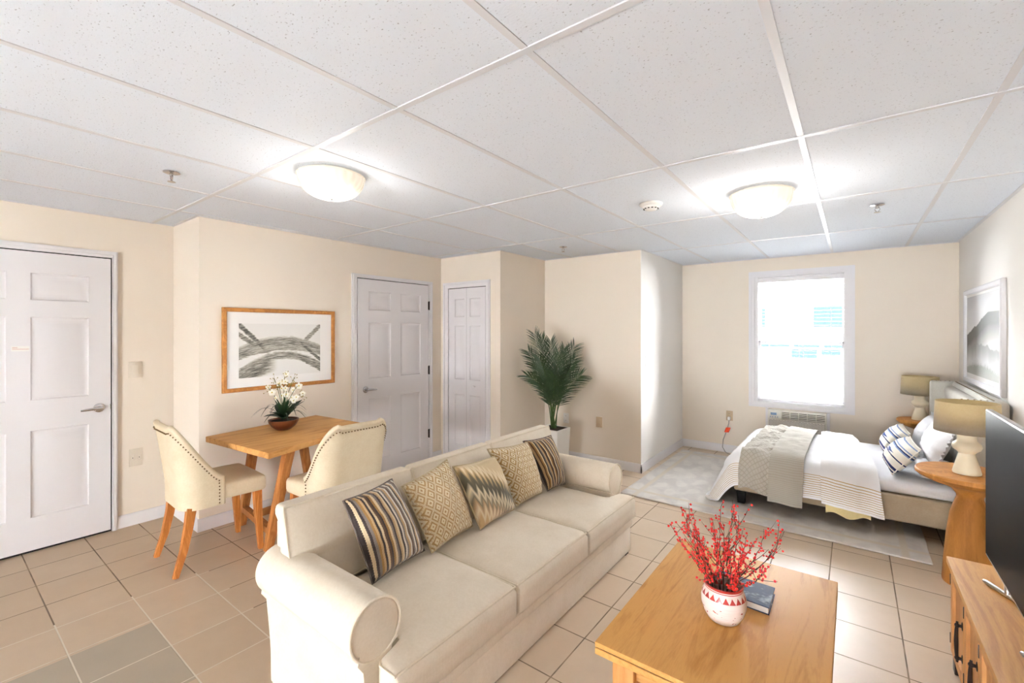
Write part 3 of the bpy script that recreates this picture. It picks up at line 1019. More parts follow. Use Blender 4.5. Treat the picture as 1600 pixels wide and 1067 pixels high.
framed('framed_picture', 'abstract ink picture in an oak frame above the dining table', 'y', XP, 1, 1.421, 2.363, 1.017, 1.684, .032, .030, 'frame_wood',
       [('mat_board', 'mat_board', .03, .03, .03, .03, .014), ('print_sheet', 'mat_board', .105, .128, .095, .112, .0155), ('ink_print', 'ink', .117, .142, .107, .124, .0165)])
framed('framed_picture', 'misty grey mountain picture in a white frame above the bed headboard', 'y', XW, -1, 4.37, 5.656, 1.055, 1.855, .045, .03, 'mirror_white',
       [('mat_board', 'mat_board', .04, .04, .04, .04, .012), ('hills_print', 'hills', .10, .075, .085, .065, .0145)], flip=True)

# ------------------------------------------------------------------ rug
bm = bm_new()
soft_box(bm, (-.655, 4.865, .008), (2.12, 1.90, .012), .005, (40, 36, 1), lambda p, h: Vector((p.x + .006 * nz(p.y * 3, 5), p.y + .006 * nz(p.x * 3, 9), p.z + (.0012 * nz(p.x * 5, p.y * 5) if p.z > 0 else 0))))
single('area_rug', bm, 'rug', (-.655, 4.865, .0), 'pale faded patterned rug lying under the bed', 'rug')

# ------------------------------------------------------------------ window air conditioner
o = thing('air_conditioner', 'white wall air conditioner under the window behind the bed', 'air conditioner', (-.517, YW, .43))
obj('body', B(AX0, AX1, YW - .06, YW - .0005, AZ0, AZ1, .006), 'ac', o)
for a, b in ((AX0 - .028, AX0), (AX1, AX1 + .028)): obj('wall_sleeve', B(a, b, YW - .018, YW - .0005, AZ0 - .02, AZ1 + .006), 'trim', o)
obj('front_grille', B(AX0 + .012, AX1 - .012, YW - .068, YW - .058, AZ0 + .012, AZ1 - .115, .003), 'ac_mesh', o)
obj('outlet_recess', B(AX0 + .14, AX1 - .012, YW - .0615, YW - .058, AZ1 - .098, AZ1 - .014), 'dark', o)
bm = bm_new()
for k in range(5):
    z = AZ1 - .094 + k * .0185; hexa(bm, [(AX0 + .14, YW - .07, z), (AX1 - .012, YW - .07, z), (AX1 - .012, YW - .060, z + .006), (AX0 + .14, YW - .060, z + .006),
                                            (AX0 + .14, YW - .07, z + .007), (AX1 - .012, YW - .07, z + .007), (AX1 - .012, YW - .060, z + .012), (AX0 + .14, YW - .060, z + .012)])
obj('louver', bm, 'ac', o)
for k in range(6):
    x = AX0 + .14 + k * (AX1 - .012 - AX0 - .14) / 5; bm = box(bm_new(), x - .004, x + .004, YW - .072, YW - .059, AZ1 - .1, AZ1 - .012); obj('louver_divider', bm, 'ac', o)
pn = obj('control_panel', B(AX0 + .012, AX0 + .128, YW - .066, YW - .058, AZ1 - .1, AZ1 - .012, .003), 'ac', o)
obj('display', B(AX0 + .03, AX0 + .09, YW - .0672, YW - .065, AZ1 - .062, AZ1 - .034), 'display', pn)
bm = bm_new()
for k in range(4): ball(bm, (AX0 + .028 + k * .024, YW - .0665, AZ1 - .082), .005, 8, (.006, .003, .006))
obj('button', bm, 'display', pn)

# ------------------------------------------------------------------ sofa
S = thing('sofa', 'long cream linen three seat sofa with rolled arms', 'sofa', (-1.6, 1.92, 0))
Y0, Y1 = .91, 2.93
bm = bm_new(); box(bm, -1.97, -1.205, Y0 + .004, Y1 - .004, .012, .185, .012, 2); obj('base', bm, 'sofa', S)
bm = bm_new(); box(bm, -1.97, -1.190, Y0 + .004, Y1 - .004, .188, .238, .012, 3); obj('front_rail', bm, 'sofa', S)
for x, y in ((-1.24, 2.88), (-1.24, .96), (-1.93, .96), (-1.93, 2.88)): obj('glide', B(x - .025, x + .025, y - .025, y + .025, 0, .014), 'black', S)
# back frame
bm = bm_new(); soft_box(bm, (-1.945, 1.92, .41), (.09, 1.98, .60), .03, (2, 20, 6)); obj('back_frame', bm, 'sofa', S)


def arm_profile(sg, yc):
    """Scrolled arm section (y, z): roll on top leaning outward, panel below. sg=-1: outer side toward -y."""
    r, zc = .102, .482
    pts = []
    y_out, y_in = yc + sg * .038, yc - sg * .072
    pts.append((y_in, .012)); pts.append((y_in, zc - r * .78))
    a0, a1 = -50, 232
    for k in range(29):
        a = R(a0 + (a1 - a0) * k / 28)
        pts.append((yc - sg * r * math.cos(a), zc + r * math.sin(a)))
    pts.append((y_out, zc - r * 1.15)); pts.append((y_out, .012))
    return pts, [(yc + r * math.cos(2 * PI * k / 40), zc + r * math.sin(2 * PI * k / 40)) for k in range(40)]


for sg, yc in ((-1, .948), (1, 2.892)):
    pr, circ = arm_profile(sg, yc)
    bm = bm_new(); extrude_profile(bm, pr, 'x', -1.99, -1.30, .014, 3)
    for v in bm.verts:
        if v.co.z > .3: v.co.z += .004 * nz(v.co.x * 4, v.co.y * 6)
    a = obj('armrest', bm, 'sofa', S, 50)
    bm = bm_new(); lo_ = yc + sg * .055
    loop_tube(bm, [(-1.303, p[0] * 1.0, p[1]) for p in circ], .0055, 8)
    obj('piping', bm, 'piping', a)
ys = [.925, 1.585, 2.243, 2.915]
for k in range(3):
    ya, yb = ys[k], ys[k + 1]; yc = (ya + yb) / 2; L = yb - ya - .006
    x0, x1 = -1.80, -1.175; xc = (x0 + x1) / 2; W = x1 - x0; T_ = .15; zc = .24 + T_ / 2

    def shape(p, h, k=k, yc=yc, xc=xc):
        p = Vector(p); u, v = p.x / h[0], p.y / h[1]
        if p.z > 0: p.z += .020 * max(0, (1 - u ** 4) * (1 - v ** 4))
        p.z += .003 * nz((p.x + xc) * 7, (p.y + yc) * 7, 1) * (1 if p.z > 0 else 0)
        if abs(p.z) < h[2] * .8: p.x += .012 * (1 if u > .98 else 0)
        X = p.x + xc
        tt = 1 / (1 + math.exp(-(X + 1.285) / .006))      # 0 behind the arm front, 1 in front of it
        if k == 0:
            lim = 1.055 + tt * (.925 - 1.055); Y = lim + (yb - .003 - lim) * ((p.y + h[1]) / (2 * h[1])); p.y = Y - yc
        if k == 2:
            lim = 2.785 + tt * (2.915 - 2.785); Y = ya + .003 + (lim - ya - .003) * ((p.y + h[1]) / (2 * h[1])); p.y = Y - yc
        return p
    bm = bm_new(); soft_box(bm, (xc, yc, zc), (W, L, T_), .024, (24, 14, 3), shape)
    c_ = obj('seat_cushion', bm, 'sofa', S, 60)
    # piping round the top seam
    hx, hy = W / 2 - .004, L / 2 - .004; pts = []
    for (a, b, n_) in (((-hx, -hy), (hx, -hy), 40), ((hx, -hy), (hx, hy), 24), ((hx, hy), (-hx, hy), 40), ((-hx, hy), (-hx, -hy), 24)):
        for i in range(n_):
            f = i / n_; pts.append((a[0] + (b[0] - a[0]) * f, a[1] + (b[1] - a[1]) * f))
    out = []
    for px_, py_ in pts:
        q = shape(Vector((px_, py_, T_ / 2 - .008)), (W / 2, L / 2, T_ / 2)); out.append((xc + q.x, yc + q.y, zc + q.z))
    bm = bm_new(); loop_tube(bm, out, .0048, 6); obj('piping', bm, 'piping', c_)
bys = [.90, 1.585, 2.243, 2.94]
for k in range(3):
    ya, yb = bys[k], bys[k + 1]; yc = (ya + yb) / 2; L = yb - ya - .006
    H_, zc = .37, .405 + .37 / 2; T_ = .16; xc = -1.84

    def shape(p, h, k=k, ya=ya, yb=yb, yc=yc, zc=zc):
        p = Vector(p); w = max(0, min(1, (p.z + h[2]) / (2 * h[2]))); v = p.y / h[1]; Z = p.z + zc
        front = (p.x + h[0]) / (2 * h[0])
        back_x = -1.915 + (-.03 if Z > .72 else 0) * 1
        back_x = -1.897 - .045 * max(0, min(1, (Z - .70) / .03))
        front_x = -1.785 - .085 * w ** 1.2 + .016 * (1 - v ** 4) * (1 - (2 * w - 1) ** 4) + .004 * nz(p.y * 6 + k, Z * 6)
        X = back_x + (front_x - back_x) * front
        tt = 1 / (1 + math.exp(-(Z - .562) / .004))
        if k == 0:
            lim = 1.025 + tt * (.905 - 1.025); p.y = lim + (yb - .003 - lim) * ((p.y + h[1]) / (2 * h[1])) - yc
        if k == 2:
            lim = 2.815 + tt * (2.935 - 2.815); p.y = ya + .003 + (lim - ya - .003) * ((p.y + h[1]) / (2 * h[1])) - yc
        p.x = X - xc
        return p
    bm = bm_new(); soft_box(bm, (xc, yc, zc), (T_, L, H_), .022, (3, 14, 18), shape)
    c_ = obj('back_cushion', bm, 'sofa', S, 60)
    hy, hz = L / 2 - .004, H_ / 2 - .004; pts = []
    for (a, b, n_) in (((-hy, -hz), (hy, -hz), 24), ((hy, -hz), (hy, hz), 36), ((hy, hz), (-hy, hz), 24), ((-hy, hz), (-hy, -hz), 36)):
        for i in range(n_):
            f = i / n_; pts.append((a[0] + (b[0] - a[0]) * f, a[1] + (b[1] - a[1]) * f))
    out = []
    for py_, pz_ in pts:
        q = shape(Vector((T_ / 2 - .006, py_, pz_)), (T_ / 2, L / 2, H_ / 2)); out.append((xc + q.x, yc + q.y, zc + q.z))
    bm = bm_new(); loop_tube(bm, out, .0048, 6); obj('piping', bm, 'piping', c_)


# ------------------------------------------------------------------ throw pillows on the sofa
def throw_pillow(label, bl, br, tl, tr, mat, thick=.13, front=(1, 0, .3), group='throw pillows on the sofa', seed=0, name='throw_pillow', cat='pillow', pinch=.05, pipe=None, ruffle=0):
    c_ = sum((Vector(q) for q in (bl, br, tl, tr)), Vector()) / 4
    o = thing(name, label, cat, tuple(c_), 0, group)
    bm = bm_new(); rim, nr = pillow(bm, bl, br, tl, tr, thick, front, 22, pinch, seed)
    obj('cover', bm, mat, o, 80)
    bm = bm_new()
    if ruffle:
        N = len(rim); a = []; cc = c_
        for i in range(N):
            d = (rim[i] - cc).normalized(); a.append(rim[i] + d * ruffle * (1 + .4 * math.sin(i * 1.9)) + nr * ruffle * .45 * math.sin(i * 2.6 + seed))
        V0 = [bm.verts.new(p + nr * .003) for p in rim]; V1 = [bm.verts.new(p) for p in a]; V2 = [bm.verts.new(p - nr * .003) for p in rim]
        for i in range(N):
            j = (i + 1) % N; bm.faces.new((V0[i], V0[j], V1[j], V1[i])); bm.faces.new((V1[i], V1[j], V2[j], V2[i]))
        obj('ruffle', bm, pipe or mat, o, 80)
    else:
        loop_tube(bm, rim, .004, 6); obj('seam', bm, pipe or mat, o, 80)
    return o


MAT['seam_grey'] = fabric('greyish seam cord', (120, 108, 100), (100, 90, 84), bump=.1)
MAT['seam_tan'] = fabric('tan seam cord', (206, 190, 156), (190, 172, 138), bump=.1)
throw_pillow('brown and cream striped knit pillow nearest the front arm of the sofa', (-1.640, 1.175, .418), (-1.675, 1.500, .425), (-1.775, 1.120, .760), (-1.78, 1.385, .785), 'stripe', seed=1, pipe='seam_grey')
throw_pillow('tan diamond weave pillow beside the striped pillow at the near end of the sofa', (-1.640, 1.515, .418), (-1.675, 1.850, .425), (-1.775, 1.440, .735), (-1.78, 1.755, .795), 'diamond', seed=2, pipe='seam_tan')
throw_pillow('grey and cream flame stitch pillow in the middle of the sofa', (-1.615, 1.845, .422), (-1.640, 2.185, .42), (-1.745, 1.765, .760), (-1.70, 2.07, .755), 'flame', seed=3, pipe='seam_tan')
throw_pillow('tan diamond weave pillow next to the striped pillow at the far end of the sofa', (-1.655, 2.225, .42), (-1.66, 2.52, .42), (-1.77, 2.085, .785), (-1.735, 2.455, .757), 'diamond', seed=4, pipe='seam_tan')
throw_pillow('brown striped knit pillow against the far arm of the sofa', (-1.645, 2.565, .422), (-1.615, 2.748, .425), (-1.79, 2.485, .752), (-1.725, 2.735, .755), 'stripe2', seed=5, pipe='seam_grey')

# ------------------------------------------------------------------ dining table
TZ = .75
T = thing('dining_table', 'small warm oak dining table with splayed trestle legs', 'table', (-3.37, 1.72, 0))
q = [(-3.672, 1.236), (-2.868, 1.303), (-3.128, 2.205), (-3.832, 2.152)]
bm = bm_new(); hexa(bm, [(x, y, TZ - .040) for x, y in q] + [(x, y, TZ) for x, y in q], .005, 2); obj('tabletop', bm, 'table', T)


def sq_leg(bm, a, b, w0, w1, d0=None, d1=None):
    d0 = d0 or w0; d1 = d1 or w1
    (ax, ay, az), (bx_, by, bz) = a, b
    hexa(bm, [(ax - w0, ay - d0, az), (ax + w0, ay - d0, az), (ax + w0, ay + d0, az), (ax - w0, ay + d0, az),
              (bx_ - w1, by - d1, bz), (bx_ + w1, by - d1, bz), (bx_ + w1, by + d1, bz), (bx_ - w1, by + d1, bz)], .004, 2)
    return bm


legs = [((-3.775, 1.515, 0), (-3.70, 1.585, TZ - .04)), ((-3.20, 1.45, 0), (-3.07, 1.535, TZ - .04)), ((-3.30, 2.16, 0), (-3.25, 1.99, TZ - .04)), ((-3.80, 2.10, 0), (-3.74, 1.96, TZ - .04))]
for a, b in legs: obj('leg', sq_leg(bm_new(), a, b, .026, .031), 'table_leg', T)
for (a, b) in (((-3.765, 1.527, .13), (-3.19, 1.465, .13)), ((-3.79, 2.08, .13), (-3.31, 2.135, .13))):
    obj('end_stretcher', tube(bm_new(), [a, b], .030, 4, square=True), 'table_leg', T)
bm = bm_new(); tube(bm, [(-3.52, 1.50, .145), (-3.56, 2.11, .145)], .030, 4, square=True); obj('long_stretcher', bm, 'table_leg', T)
for (a, b) in (((-3.72, 1.58, TZ - .07), (-3.05, 1.53, TZ - .07)), ((-3.76, 1.96, TZ - .07), (-3.22, 1.99, TZ - .07))): obj('top_batten', tube(bm_new(), [a, b], .030, 4, square=True), 'table_leg', T)


# ------------------------------------------------------------------ dining chairs (built facing +y)
def make_chair(label):
    o = thing('dining_chair', label, 'chair', (0, 0, 0), 0, 'dining chairs', local=True)

    def ss(p, h):
        p = Vector(p); u, v = p.x / h[0], p.y / h[1]
        if p.z > 0: p.z += .028 * max(0, 1 - u * u) * max(0, 1 - v * v)
        p.x *= 1 + .05 * v
        return p
    bm = bm_new(); soft_box(bm, (0, .045, .458), (.455, .46, .105), .03, (10, 10, 3), ss); obj('seat', bm, 'leather', o, 60)
    # wrap-round back shell
    path = []
    hw_, rb, yb_, yf = .235, .11, -.215, .005
    for k in range(9): path.append((hw_, yf + (yb_ + rb - yf) * k / 8, 1 - k / 8 * .999))
    for k in range(1, 9):
        a = R(90 * k / 8); path.append((hw_ - rb + rb * math.cos(a), yb_ + rb - rb * math.sin(a), 0))
    path += [(hw_ - rb - (2 * (hw_ - rb)) * k / 8, yb_, 0) for k in range(1, 8)]
    path += [(-x, y, s) for x, y, s in path[:17][::-1]]
    n = len(path); th = .032; rows = 12
    # distance from the front edge along each side
    def ztop(i):
        d = 0; j = min(i, n - 1 - i)
        for k in range(j): d += math.hypot(path[k + 1][0] - path[k][0], path[k + 1][1] - path[k][1])
        t_ = min(1, d / .27); t_ = t_ * t_ * (3 - 2 * t_)
        dip = 0
        if j >= 16: dip = .012
        return .56 + .345 * t_ ** .85 - dip
    zb = .385
    O, I = [], []
    for i, (x, y, s) in enumerate(path):
        a = Vector(path[max(i - 1, 0)][:2]); b = Vector(path[min(i + 1, n - 1)][:2]); d = (b - a).normalized()
        nrm = Vector((-d.y, d.x)); nrm = nrm if nrm.dot(Vector((x, y + .0)) - Vector((0, .05))) > 0 else -nrm
        zt = ztop(i); co, ci = [], []
        for k in range(rows + 1):
            z = zb + (zt - zb) * k / rows; lean = -.055 * max(0, (z - .5) / .4) ** 1.1
            flare = 1 + .05 * max(0, (z - .5) / .4)
            wgt = 1 if y < -.02 else max(0, 1 - (y + .02) / .1)
            inset = th * (1 if k < rows else .75)
            co.append(Vector((x * flare, y + lean * wgt, z)))
            ci.append(Vector(((x - nrm.x * inset) * flare, y - nrm.y * inset + lean * wgt, z - (0 if k < rows else .0))))
        O.append(co); I.append(ci)
    bm = bm_new()
    VO = [[bm.verts.new(p) for p in c_] for c_ in O]; VI = [[bm.verts.new(p) for p in c_] for c_ in I]
    for i in range(n - 1):
        for k in range(rows):
            bm.faces.new((VO[i][k], VO[i + 1][k], VO[i + 1][k + 1], VO[i][k + 1])); bm.faces.new((VI[i][k], VI[i][k + 1], VI[i + 1][k + 1], VI[i + 1][k]))
        bm.faces.new((VO[i][rows], VO[i + 1][rows], VI[i + 1][rows], VI[i][rows])); bm.faces.new((VO[i][0], VI[i][0], VI[i + 1][0], VO[i + 1][0]))
    for i in (0, n - 1):
        for k in range(rows): bm.faces.new((VO[i][k], VO[i][k + 1], VI[i][k + 1], VI[i][k]))
    back = obj('backrest', bm, 'leather', o, 50)
    # rolled welt along the top edge, nail heads just below it on the outside
    mid = [(O[i][rows] + I[i][rows]) / 2 for i in range(n)]
    fe = [[(O[i][k] + I[i][k]) / 2 for k in range(0, rows)] for i in (0, n - 1)]
    bm = bm_new(); tube(bm, fe[0] + mid + fe[1][::-1], .0175, 10); obj('welt', bm, 'leather', back)
    bm = bm_new(); line = [O[0][k] + Vector((.002, -.022, 0)) for k in range(1, rows - 1)] + [O[i][rows] + Vector((0, 0, -.026)) + (O[i][rows] - I[i][rows]).normalized() * .003 for i in range(1, n - 1)] + \
        [O[n - 1][k] + Vector((-.002, -.022, 0)) for k in range(rows - 2, 0, -1)]
    dist = 0; nxt = 0
    for a, b in zip(line, line[1:]):
        seg = (b - a).length
        while nxt <= dist + seg:
            p = a + (b - a) * ((nxt - dist) / seg if seg else 0); ball(bm, p, .0048, 6); nxt += .021
        dist += seg
    obj('nailhead_trim', bm, 'nail', back)
    for s in (-1, 1):
        bm = bm_new(); pts = [(s * .195, -.16, .40), (s * .195, -.175, .28), (s * .20, -.20, .15), (s * .208, -.245, 0)]
        tube(bm, pts, [.034, .030, .026, .020], 4, square=True); obj('leg', bm, 'chair_leg', o, 50)
        bm = bm_new(); pts = [(s * .19, .225, .415), (s * .195, .23, .25), (s * .20, .245, 0)]
        tube(bm, pts, [.033, .029, .020], 4, square=True); obj('leg', bm, 'chair_leg', o, 50)
    return o


ch = make_chair('cream nailhead dining chair at the near end of the table by the entry door')
ch2 = copy_tree(ch)
ch2['label'] = 'cream nailhead dining chair at the table side between table and sofa'
ch.location = (-3.475, 1.195, 0); ch.rotation_euler = (0, 0, R(-2))
ch2.location = (-2.79, 1.73, 0); ch2.rotation_euler = (0, 0, R(88))

# ------------------------------------------------------------------ coffee table
CX0, CX1, CY0, CY1, CZ = -.692, -.052, 1.371, 2.305, .46
T = thing('coffee_table', 'square legged honey oak coffee table in front of the sofa', 'table', (-.37, 1.84, 0))
bm = bm_new(); box(bm, CX0, CX1, CY0, CY1, CZ - .017, CZ, .003, 2); obj('tabletop', bm, 'oak', T)
bm = bm_new(); box(bm, CX0 + .004, CX1 - .004, CY0 + .004, CY1 - .004, CZ - .021, CZ - .016); obj('groove', bm, 'dark', T)
bm = bm_new(); box(bm, CX0, CX1, CY0, CY1, CZ - .042, CZ - .020, .003, 2); obj('lower_leaf', bm, 'oak', T)
for x in (CX0 + .085, CX1 - .085):
    for y in (CY0 + .07, CY1 - .07):
        obj('leg', B(x - .037, x + .037, y - .037, y + .037, 0, CZ - .042, .004), 'oak_z', T)
for x in (CX0 + .085, CX1 - .085): obj('apron', B(x - .012, x + .012, CY0 + .107, CY1 - .107, CZ - .11, CZ - .042), 'oak', T)
for y in (CY0 + .07, CY1 - .07): obj('apron', B(CX0 + .122, CX1 - .122, y - .012, y + .012, CZ - .11, CZ - .042), 'oak_x', T)
bm = bm_new(); box(bm, CX0 + .05, CX1 - .05, CY0 + .04, CY1 - .04, .10, .122, .003); obj('lower_shelf', bm, 'oak', T)

# book
o = thing('book', 'blue covered book lying on the coffee table behind the vase', 'book', (-.36, 1.965, CZ))
pb = [(-.478, 1.898), (-.246, 1.880), (-.247, 2.040), (-.445, 2.052)]
def rect(z0, z1, ins, bev=0):
    c_ = (sum(p[0] for p in pb) / 4, sum(p[1] for p in pb) / 4)
    g = [(p[0] + (c_[0] - p[0]) * ins, p[1] + (c_[1] - p[1]) * ins) for p in pb]
    return hexa(bm_new(), [(x, y, z0) for x, y in g] + [(x, y, z1) for x, y in g], bev)
cv = rect(CZ + .0005, CZ + .0035, 0)
tmp = rect(CZ + .025, CZ + .029, 0)
me_ = bpy.data.meshes.new('t'); tmp.to_mesh(me_); cv.from_mesh(me_); tmp.free(); bpy.data.meshes.remove(me_)
hexa(cv, [(-.480, 1.898, CZ + .0005), (-.472, 1.898, CZ + .0005), (-.440, 2.051, CZ + .0005), (-.447, 2.051, CZ + .0005), (-.480, 1.898, CZ + .029), (-.472, 1.898, CZ + .029), (-.440, 2.051, CZ + .029), (-.447, 2.051, CZ + .029)])
obj('cover', cv, 'book', o); obj('pages', rect(CZ + .003, CZ + .025, .03), 'paper', o)

# ------------------------------------------------------------------ vase with berry branches
VX, VY = -.375, 1.762
bm = bm_new()
pr = [(.0, 0), (.045, 0), (.052, .004), (.066, .028), (.0745, .055), (.0755, .075), (.071, .096), (.064, .112), (.0625, .120), (.066, .126), (.0655, .131), (.0605, .131), (.058, .122), (.061, .108), (.066, .075), (.058, .03), (.03, .012), (.0, .012)]
lathe(bm, pr, VX, VY, CZ + .0005, 56, uv=True)
single('vase', bm, 'vase', (VX, VY, CZ), 'white vase with red zigzag band and red rim on the coffee table', 'vase', angle=50)
rnd = random.Random(11)
cr, sr = math.cos(R(37.2)), math.sin(R(37.2))
TAKEN = []          # points already used by other branches: (point, clearance)


def clear(p, r): return all((p - q).length > r + c_ for q, c_ in TAKEN)


def branch(tip, slot, k):
    tip = Vector(tip)
    d = Vector((tip.x - VX, tip.y - VY, 0)); dl = d.length or 1e-6; dn = d / dl
    neck = Vector((VX + slot[0], VY + slot[1], CZ + .128)); root = Vector((VX + slot[0] * .55, VY + slot[1] * .55, CZ + .022))
    N = 16; best = None
    for tr in range(40):
        mid = (neck + tip) / 2 + dn * dl * rnd.uniform(.0, .2) + Vector((rnd.uniform(-.02, .02), rnd.uniform(-.02, .02), 0.0)) * (1 + tr * .06)
        pts = [root + (neck - root) * i / 4 for i in range(4)]
        for i in range(N + 1):
            f = i / N; p = neck * (1 - f) ** 2 + mid * 2 * f * (1 - f) + tip * f * f
            pts.append(p + Vector((rnd.uniform(-1, 1), rnd.uniform(-1, 1), 0)) * (.003 if i else 0))
        dense = [a + (b - a) * t_ for a, b in zip(pts, pts[1:]) for t_ in (0, .33, .66)]
        if all(clear(p, .0022) for p in dense): best = (pts, dense); break
    if best is None: return
    pts, dense = best
    o = thing('berry_branch', 'twig full of small red berries standing in the white vase', 'branch', (VX, VY, CZ + .02), 0, 'red berry branches in the vase')
    mine = [(p, .0016) for p in dense]
    bm = bm_new(); tube(bm, pts, [.0022 - .0013 * i / len(pts) for i in range(len(pts))], 5)
    main = pts[4:]; spots = []

    def near(p): return p + Vector((rnd.uniform(-1, 1), rnd.uniform(-1, 1), rnd.uniform(-1, 1))) * .008
    for i in range(2, len(main)):
        for r_ in range(2 if rnd.random() < .45 else 1): spots.append(near(main[i]))
    made = 0
    for s in range(26):
        if made >= 5: break
        i = rnd.randint(2, len(main) - 4); p = main[i]; ax = (main[i + 1] - main[i]).normalized()
        side = Vector((rnd.uniform(-1, 1), rnd.uniform(-1, 1), rnd.uniform(-.2, .6))).normalized()
        L = rnd.uniform(.045, .10); sp = [p + (ax * .75 + side * .6 * (1 - .3 * f)) * L * f for f in (0, .25, .5, .75, 1)]
        dn_ = [a + (b - a) * t_ for a, b in zip(sp, sp[1:]) for t_ in (.25, .5, .75, 1)]
        if not all(clear(q, .0018) for q in dn_): continue
        made += 1; tube(bm, sp, [.0014, .0012, .001, .0009, .0006], 4); mine += [(q, .0014) for q in dn_]
        for f in range(1, 5):
            if rnd.random() < .8: spots.append(near(sp[f]))
    obj('twig', bm, 'stem', o)
    bm = bm_new()
    for p in spots:
        r_ = rnd.uniform(.0038, .0050)
        if p.z < CZ + .145 or not clear(p, r_ + .0005): continue
        q_ = bmesh.ops.create_icosphere(bm, subdivisions=1, radius=r_); bmesh.ops.translate(bm, verts=q_['verts'], vec=p); mine.append((p, r_))
    b_ = obj('berries', bm, 'berry', o, 80); b_['kind'] = 'stuff'
    TAKEN.extend(mine)


# tips in metres round the vase axis (right = along the picture, back = away from the viewer)
tips = [(-.185, .03, .80), (-.16, -.03, .835), (-.13, .06, .845), (-.105, -.01, .79), (-.08, .08, .82), (-.05, -.04, .77), (-.02, .05, .79), (.015, .0, .75), (.035, .09, .855), (.055, .03, .872),
        (.065, -.04, .79), (.085, .06, .82), (.115, .0, .75), (.17, .04, .775), (.205, -.02, .795), (.19, .07, .70), (-.06, .12, .75), (.06, .13, .76), (-.12, -.07, .73), (.02, -.09, .73), (-.02, -.12, .68), (.10, -.09, .69)]
for k, (rt, fw, zt) in enumerate(tips):
    rr_ = math.hypot(rt, fw); q_ = min(.046, .012 + .20 * rr_) / max(rr_, 1e-6)
    sl = ((rt * cr - fw * sr) * q_, (rt * sr + fw * cr) * q_)
    branch((VX + rt * cr - fw * sr, VY + rt * sr + fw * cr, zt - .01), sl, k)

# ------------------------------------------------------------------ orchid bowl on the dining table
OX, OY = -3.462, 1.685
TZ += .001
O_ = thing('orchid_arrangement', 'white orchids with dark leaves in a ribbed copper bowl on the dining table', 'plant', (OX, OY, TZ))
bm = bm_new(); lathe(bm, [(0, 0), (.045, 0), (.055, .006), (.085, .03), (.102, .058), (.106, .078), (.101, .078), (.095, .055), (.05, .04), (0, .04)], OX, OY, TZ, 72, ribs=24, rib=.012); obj('bowl', bm, 'copper', O_)
bm = bm_new(); lathe(bm, [(0, .074), (.06, .072), (.098, .066)], OX, OY, TZ, 24); obj('moss', bm, 'soil', O_)
rnd = random.Random(5)


def blade(bm, pts, widths, fold=.25, up=Vector((0, 0, 1))):
    """Leaf blade: strip with a raised midrib valley, following pts."""
    pts = [Vector(p) for p in pts]; L, Mi, Rr = [], [], []
    for i, p in enumerate(pts):
        d = (pts[min(i + 1, len(pts) - 1)] - pts[max(0, i - 1)]).normalized(); s = d.cross(up)
        s = s.normalized() if s.length > 1e-4 else Vector((1, 0, 0)); nn = s.cross(d).normalized(); w = widths[i]
        L.append(bm.verts.new(p - s * w + nn * w * fold)); Mi.append(bm.verts.new(p)); Rr.append(bm.verts.new(p + s * w + nn * w * fold))
    for i in range(len(pts) - 1):
        bm.faces.new((L[i], Mi[i], Mi[i + 1], L[i + 1])); bm.faces.new((Mi[i], Rr[i], Rr[i + 1], Mi[i + 1]))


base = Vector((OX, OY, TZ + .078))
for k in range(9):      # broad leaves
    a = 2 * PI * k / 9 + .2; L = rnd.uniform(.11, .16); d = Vector((math.cos(a), math.sin(a), 0)); el = rnd.uniform(.32, .95)
    pts = [base + d * L * f + Vector((0, 0, el * L * f * 1.3 - .46 * L * f * f * (1.0 - el * .4))) for f in (0, .2, .4, .6, .8, 1)]
    bm = bm_new(); blade(bm, pts, [.008, .027, .036, .036, .026, .003]); obj('leaf', bm, 'orchid_leaf', O_, 70)
for k in range(5):      # upright leaves
    a = k * 1.3; d = Vector((math.cos(a), math.sin(a), 0))
    pts = [base + d * (.01 + .06 * f * f) + Vector((0, 0, .16 * f)) for f in (0, .25, .5, .75, 1)]
    bm = bm_new(); blade(bm, pts, [.008, .014, .016, .012, .002], .35, d); obj('leaf', bm, 'orchid_leaf', O_, 70)
for k in range(15):      # thin arching strap leaves
    a = 2 * PI * k / 15 + rnd.uniform(-.2, .2); d = Vector((math.cos(a), math.sin(a), 0)); L = rnd.uniform(.15, .235); h = rnd.uniform(.08, .16)
    pts = [base + d * L * f + Vector((0, 0, h * (math.sin(f * 2.5)) - .03 * f)) for f in [i / 9 for i in range(10)]]
    bm = bm_new(); blade(bm, pts, [.004] * 7 + [.0035, .0025, .0008]); obj('strap_leaf', bm, 'orchid_leaf', O_, 70)


def flower(bm, bmy, c_, r, face):
    face = Vector(face).normalized(); s = face.cross(Vector((0, 0, 1))).normalized(); u_ = s.cross(face)
    for k in range(5):
        a = 2 * PI * k / 5 + PI / 2; d = s * math.cos(a) + u_ * math.sin(a); t_ = d.cross(face)
        w = .42 * r if k else .3 * r
        pts = [c_, c_ + d * r * .35 + face * .002, c_ + d * r * .7 + face * .004, c_ + d * r - face * .002]
        blade(bm, pts, [.15 * w, w, w * .95, w * .2], .1, face)
    ball(bmy, c_ + face * .005, r * .2, 6)


